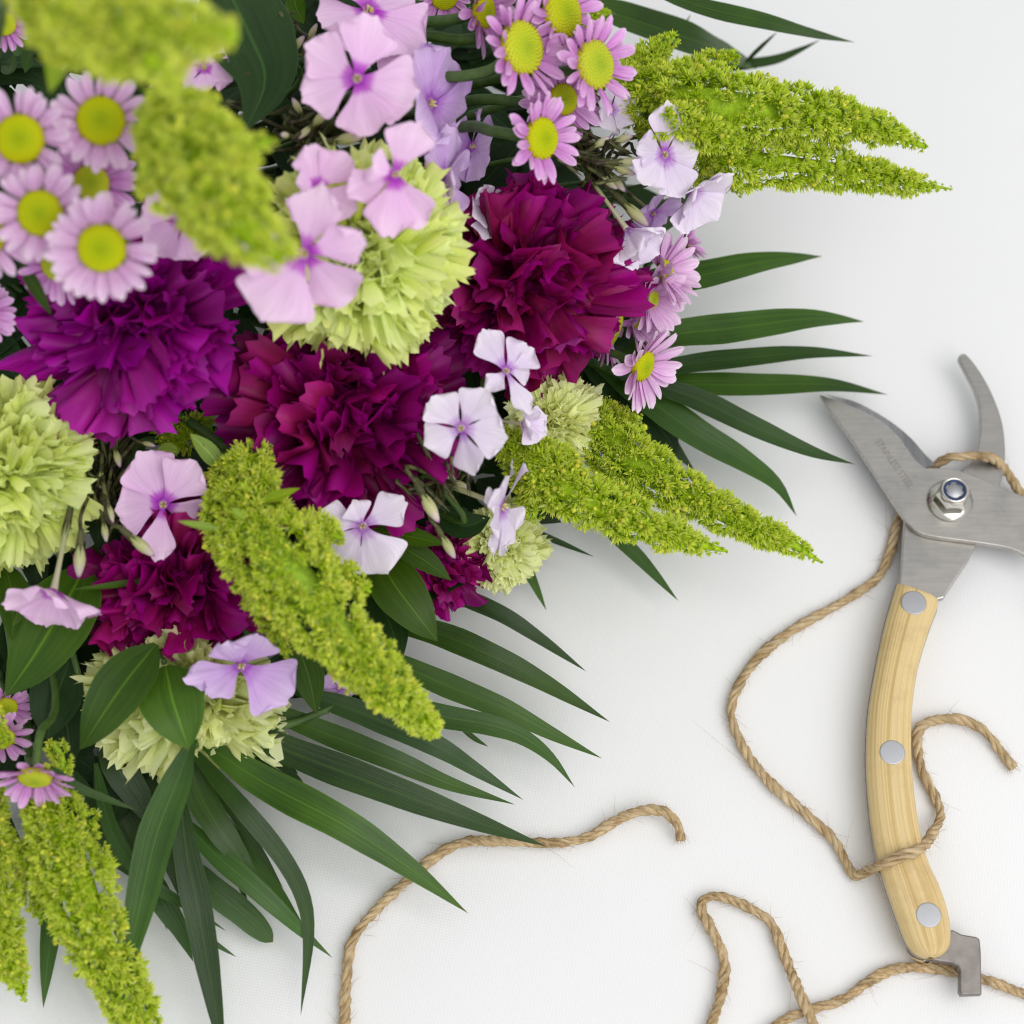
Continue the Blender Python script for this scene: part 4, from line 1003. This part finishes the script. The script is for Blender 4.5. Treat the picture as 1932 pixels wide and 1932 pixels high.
# ------------------------------------------------------------------ twine
def twine(label, pts, group='lengths of jute twine'):
    """pts: px, py, height of the twine's middle"""
    p3 = [P(a, b, z) for a, b, z in pts]
    _, L = even(p3, 200)
    na = int(L / 0.00055)
    sp, L = even(p3, na)
    sp = sp + .00012 * np.cumsum(rng.normal(0, .5, sp.shape), axis=0) * np.array([1, 1, 0]) * np.sin(np.linspace(0, math.pi, na))[:, None] * .35
    root = thing('jute_twine', label, 'twine', group=group)
    t, n, b = frames(sp)
    r = 0.00162
    s = np.linspace(0, L, na)
    rr = r * (1 + .08 * np.sin(s * 310 + rng.uniform(0, 6)) + .06 * np.sin(s * 790 + rng.uniform(0, 6)) + .07 * np.sin(s * 97 + rng.uniform(0, 6)))
    tw = s * 2 * math.pi / 0.0125 + 1.1 * np.sin(s * 140 + rng.uniform(0, 6)) + .7 * np.sin(s * 53)
    for k in range(3):
        a = tw + k * 2.0944
        c = sp + (np.cos(a)[:, None] * n + np.sin(a)[:, None] * b) * (rr * .50)[:, None]
        c[:, 2] = np.maximum(c[:, 2], .0006)
        link('strand', tube('strand', c, rr * .62 * (1 + .05 * rng.normal(0, 1, na)), M['jute'], 9), root)
    V = []; F = []; nv = 0
    for k in range(int(L * 2800) + 60):
        i = rng.integers(2, na - 2) if k >= 60 else (na - 3 - rng.integers(0, 4) if k % 2 else rng.integers(0, 4))
        d0 = unit(n[i] * rng.normal() + b[i] * rng.normal())
        st = sp[i] + d0 * r * .8
        le = rng.gamma(2.0, .0011)
        if rng.uniform() < .03: le *= 3
        if k < 60: le = rng.uniform(.0015, .0045)
        dd = unit(t[i] * rng.choice([-1, 1]) * rng.uniform(.5, 1.4) + d0 * rng.uniform(.25, .9) + rng.normal(0, .2, 3))
        if k < 60: dd = unit(t[i] * (1 if k % 2 else -1) + d0 * rng.uniform(0, .7))
        bend = rng.normal(0, .5, 3)
        pp = np.array([st, st + dd * le * .5 + bend * le * .08, st + dd * le + bend * le * .3])
        pp[:, 2] = np.maximum(pp[:, 2], .0002)
        q = tube_pts(pp, [.00006, .00005, .00002], 3).reshape(-1, 3)
        V.append(q); F += [tuple(nv + j for j in f) for f in grid_faces(3, 3, True)]; nv += 9
    o = link('loose_fibres', mesh('loose_fibres', np.concatenate(V), F, M['jute'], np.zeros((nv, 2))), root)
    o['kind'] = 'stuff'
    return root
g0 = .0019
twine('jute twine curving out from the palm leaves with a curled free end', [(648, 2010, g0), (650, 1930, g0), (653, 1850, g0), (665, 1775, g0), (712, 1715, g0), (770, 1660, g0), (835, 1608, g0), (885, 1589, g0), (960, 1590, g0), (1050, 1592, g0), (1110, 1580, g0), (1170, 1545, .003), (1215, 1530, .0045), (1255, 1533, .005), (1280, 1560, .004), (1284, 1586, .0026)])
twine('long jute twine wrapped round the pruning shears with a hooked end', [(1990, 1010, g0), (1935, 945, .003), (1895, 885, .009), (1862, 862, .014), (1800, 862, .0135), (1780, 868, .011), (1745, 895, .0048), (1712, 940, .0035), (1692, 990, .003), (1680, 1040, g0), (1655, 1090, g0), (1590, 1135, g0), (1500, 1185, g0), (1430, 1240, g0), (1390, 1300, g0), (1380, 1350, g0), (1405, 1415, g0), (1452, 1475, g0), (1520, 1535, g0), (1570, 1580, g0), (1595, 1622, g0), (1613, 1652, g0),
    (1640, 1642, .007), (1668, 1630, .0165), (1700, 1615, .0186), (1735, 1604, .0165), (1758, 1575, .007), (1775, 1540, .003), (1765, 1505, g0), (1742, 1460, g0), (1731, 1415, g0), (1733, 1378, .003), (1760, 1360, .0036), (1810, 1357, .0035), (1855, 1378, .003), (1890, 1420, g0), (1912, 1448, g0)])
twine('jute twine making a narrow upright loop at the bottom', [(1318, 2010, g0), (1345, 1925, g0), (1362, 1870, g0), (1367, 1810, g0), (1345, 1755, g0), (1325, 1715, g0), (1335, 1693, g0), (1368, 1692, g0), (1415, 1712, g0), (1455, 1738, g0), (1472, 1775, g0), (1492, 1830, .003), (1512, 1880, .006), (1532, 1925, .0045), (1555, 2000, g0)])
twine('jute twine running along the bottom right under the steel catch', [(1420, 1990, g0), (1475, 1928, g0), (1530, 1905, g0), (1590, 1885, g0), (1640, 1850, g0), (1690, 1828, g0), (1750, 1826, g0), (1810, 1835, g0), (1870, 1852, g0), (1930, 1875, g0), (2000, 1900, g0)])

# ------------------------------------------------------------------ pruning shears
shears = thing('pruning_shears', 'open steel pruning shears with pale wooden handle lying on the cloth', 'pruning shears')
def plate(name, px_pts, z0, z1, mat, parent, bev=.0004, seg=2):
    bm = bmesh.new()
    lo = []; hi = []
    for a, b in px_pts:
        q = P(a, b, z1)
        hi.append(bm.verts.new((q[0], q[1], z1))); lo.append(bm.verts.new((q[0], q[1], z0)))
    ft = bm.faces.new(hi); fb = bm.faces.new(lo[::-1])
    n = len(hi)
    for i in range(n): bm.faces.new((lo[i], lo[(i + 1) % n], hi[(i + 1) % n], hi[i]))
    bmesh.ops.recalc_face_normals(bm, faces=bm.faces)
    if bev:
        bm.edges.ensure_lookup_table()
        es = [e for e in bm.edges if len(e.link_faces) == 2 and (ft in e.link_faces or fb in e.link_faces)]
        bmesh.ops.bevel(bm, geom=es, offset=bev, segments=seg, profile=.5, affect='EDGES', clamp_overlap=True)
    me = bpy.data.meshes.new(name); bm.to_mesh(me); bm.free()
    me.materials.append(mat)
    return link(name, me, parent)
def smooth_px(pts, n):
    return [tuple(q[:2]) for q in crom([(a, b, 0) for a, b in pts], n)]
ZB0, ZB1 = .0104, .0130
lower = Z(S1, [(150, 405), (200, 490), (300, 620), (420, 790), (560, 1000), (690, 1200), (780, 1330), (870, 1420), (1000, 1460), (1300, 1500), (1540, 1540), (1664, 1590), (1820, 1680)])
inner = Z(S1, [(245, 437), (450, 525), (600, 605), (720, 710), (800, 815), (855, 890), (925, 950)])
edge = Z(S1, [(190, 402), (400, 455), (560, 535), (700, 625), (830, 735), (930, 850), (1010, 925)])
upper = Z(S1, [(1080, 952), (1190, 970), (1350, 1030), (1500, 1100), (1664, 1160), (1880, 1240)])
blade_px = smooth_px(inner, 24) + smooth_px(upper, 12) + smooth_px(lower[::-1], 40)
blade = plate('blade', blade_px, ZB0, ZB1, M['steel'], shears, .00025)
ie = smooth_px(inner, 24); ee = smooth_px(edge, 24)
v = [tuple(P(a, b, ZB1 - .0001)) for a, b in ie] + [tuple(P(a, b, ZB0 + .0004)) for a, b in ee] + [tuple(P(a, b, ZB0)) for a, b in ee] + [tuple(P(a, b, ZB0)) for a, b in ie]
f = []
for i in range(23):
    f += [(i, i + 1, 25 + i, 24 + i), (24 + i, 25 + i, 49 + i, 48 + i), (48 + i, 49 + i, 73 + i, 72 + i)]
link('cutting_edge', mesh('cutting_edge', v, f, M['steel_edge'], smooth=False), blade)
# etched lettering on the blade
fc = bpy.data.curves.new('lettering', 'FONT'); fc.body = 'STAINLESS STEEL'; fc.align_x = 'CENTER'; fc.align_y = 'CENTER'
a0, a1 = [P(*q, ZB1) for q in Z(S1, [(575, 745), (825, 1095)])]
fo = bpy.data.objects.new('lettering_source', fc); COL.objects.link(fo)
dg = bpy.context.evaluated_depsgraph_get()
tm = bpy.data.meshes.new_from_object(fo.evaluated_get(dg))
bpy.data.objects.remove(fo)
xs = [vv.co.x for vv in tm.vertices]; wdt = max(xs) - min(xs)
tm.materials.clear(); tm.materials.append(M['ink'])
dv = Vector(a1 - a0); sc = dv.length / wdt
link('lettering', tm, blade, Matrix.Translation(Vector((a0 + a1) / 2) + Vector((0, 0, .00008))) @ Matrix.Rotation(math.atan2(dv.y, dv.x), 4, 'Z') @ Matrix.Diagonal((sc, sc * 1.25, sc, 1)))
tm.name = 'lettering'
# hooked jaw with its tang
ZT0, ZT1 = .0073, .0102
hook = Z(S1, [(1176, 128), (1198, 102), (1240, 110), (1330, 220), (1420, 380), (1490, 560), (1520, 720), (1525, 900), (1510, 1000), (1480, 1085)])
hook_in = Z(S1, [(1200, 965), (1300, 860), (1325, 760), (1337, 650), (1330, 500), (1290, 360), (1230, 240), (1182, 150)])
tang = Z(S1, [(1400, 1300), (1315, 1505), (1250, 1640), (1150, 1790), (1070, 1915), (900, 1960), (715, 1940), (742, 1760), (757, 1560), (772, 1340), (900, 1180), (1080, 1050)])
jaw = plate('hooked_jaw', smooth_px(hook, 36) + tang + smooth_px(hook_in, 28), ZT0, ZT1, M['steel'], shears, .0006)
# the wooden handle: two scales riveted to the tang
left = Z(S2, [(1187, 112), (1160, 200), (1110, 380), (1060, 620), (1020, 850), (1005, 1060), (1005, 1250), (1025, 1500), (1050, 1670)]) + Z(S3, [(1175, 330), (1207, 440), (1262, 600), (1312, 730), (1350, 788), (1390, 814), (1428, 825)])
right = Z(S2, [(1430, 205), (1425, 265), (1375, 400), (1310, 620), (1277, 850), (1270, 1060), (1277, 1250), (1303, 1480), (1335, 1650)]) + Z(S3, [(1440, 330), (1492, 440), (1537, 575), (1553, 690), (1546, 765), (1510, 808), (1462, 826)])
def scale_loft(name, z0, z1, mat, parent, grow=0.0, top=True, dx=(0, 0), mirror=None, chamfer=True):
    lp = np.array([P(a + dx[0], b + dx[1], .0158) for a, b in left]); rp = np.array([P(a + dx[0], b + dx[1], .0158) for a, b in right])
    if mirror is not None:
        lp, rp = mirror(lp), mirror(rp)
    lp = crom(lp, 60); rp = crom(rp, 60)
    c = (lp + rp) / 2
    d = unit(rp - lp); lp = lp - d * grow; rp = rp + d * grow
    h = z1 - z0
    if chamfer:
        prof = [(0, 0), (-.004, .30), (.03, .52), (.12, .80), (.25, .97), (.33, 1), (.66, 1), (.78, .985), (.93, .75), (.99, .5), (1.004, .30), (1, 0)]
    else:
        prof = [(0, 0), (0, .9), (.02, 1), (.98, 1), (1, .9), (1, 0)]
    if not top: prof = [(a, 1 - b) for a, b in prof][::-1]
    q = np.zeros((60, len(prof), 3))
    s = np.linspace(0, 1, 60)
    for j, (a, hh) in enumerate(prof):
        q[:, j] = lp * (1 - a) + rp * a
        q[:, j, 2] = z0 + h * hh
    if chamfer:   # ends rounded over
        er = np.clip(np.minimum((s) / .02, (1 - s) / .06), 0, 1) ** .5
        base = z0 if top else z1
        q[:, :, 2] = base + (q[:, :, 2] - base) * (.55 + .45 * er)[:, None]
    k = len(prof); vv = q.reshape(-1, 3)
    f = grid_faces(60, k) + [tuple(range(k)), tuple(range(59 * k, 60 * k))[::-1]] + [(i * k, (i + 1) * k, (i + 1) * k + k - 1, i * k + k - 1) for i in range(59)]
    u, w = np.meshgrid(np.array([p[0] for p in prof]), s)
    return link(name, mesh(name, vv, f, mat, np.stack([u.ravel(), w.ravel()], 1)), parent)
def handle(mirror=None):
    scale_loft('wooden_scale', .0021, .0074, M['wood'], shears, 0, False, mirror=mirror)
    scale_loft('tang', .0075, .0100, M['steel_edge'], shears, .00035, True, mirror=mirror, chamfer=False)
    up_ = scale_loft('wooden_scale', .0101, .0158, M['wood'], shears, 0, True, mirror=mirror)
    for a, b in Z(S2, [(1275, 255), (1147, 1147)]) + Z(S3, [(1425, 610)]):
        c = P(a, b, .0158); c[2] = 0.0155
        if mirror is not None: c = mirror(c[None])[0]
        r0 = 24 * MPP(a, b, .0158)
        link('rivet', RIV, up_, Matrix.Translation(Vector(c)) @ Matrix.Scale(r0, 4))
RIV = lathe('rivet', [(1, -.3), (1, .07), (.97, .095), (.9, .10), (.02, .105)], M['rivet'], 32)
handle()
# the second handle leaves the picture on the right
A0 = P(1890, 1010, .0158)
def mirror(p):
    p = np.array(p, float)
    o_ = P(1735, 1110, .0158)
    x, y = p[:, 0] - o_[0], p[:, 1] - o_[1]
    x = -x
    th = R_(24); x, y = x * math.cos(th) - y * math.sin(th), x * math.sin(th) + y * math.cos(th)
    b = P(2035, 1110, .0158)
    q = p.copy(); q[:, 0] = x + b[0]; q[:, 1] = y + b[1]
    return q
handle(mirror)
# steel catch at the end of the handle
plate('catch', Z(S3, [(1500, 700), (1555, 688), (1600, 712), (1680, 725), (1697, 738), (1704, 800), (1708, 1030), (1600, 1034), (1590, 1012), (1592, 905), (1580, 878), (1555, 864), (1460, 850), (1385, 826), (1400, 780)]), .0062, .0102, M['steel_dark'], shears, .0005)
# pivot nut
cn = P(*Z(S1, [(1113, 1196)])[0], ZB1)
mp_ = MPP(1795, 945, ZB1)
nut = bpy.data.objects.new('pivot_nut', lathe('pivot_nut', [(.8, 0), (1.0, .02), (1.0, .62), (.93, .74), (.86, .86), (.76, .98), (.70, 1.0), (.52, 1.0), (.5, .92), (.02, .92)], M['zinc'], 6))
COL.objects.link(nut); nut.parent = shears
for pl in nut.data.polygons: pl.use_smooth = False
rn = 33 * mp_
nut.matrix_basis = Matrix.Translation(Vector((cn[0], cn[1], ZB1 + .0009))) @ Matrix.Rotation(R_(2), 4, 'Z') @ Matrix.Diagonal((rn, rn, .0082, 1))
link('washer', lathe('washer', [(.4, -.0), (1.3, 0), (1.32, .05), (1.3, .10), (.5, .11)], M['zinc'], 32), nut, Matrix.Translation((0, 0, -.10)))
link('collar', lathe('collar', [(.80, .6), (.82, .90), (.79, 1.05), (.72, 1.10), (.64, 1.06), (.62, .9)], M['zinc'], 32), nut)
link('nylon_ring', lathe('nylon_ring', [(.66, .90), (.655, 1.03), (.60, 1.045), (.50, 1.03), (.485, .9)], M['nylon'], 32), nut)
link('bolt', lathe('bolt', [(.47, .5), (.47, .97), (.43, 1.0), (.02, 1.0)], M['rivet'], 28), nut)
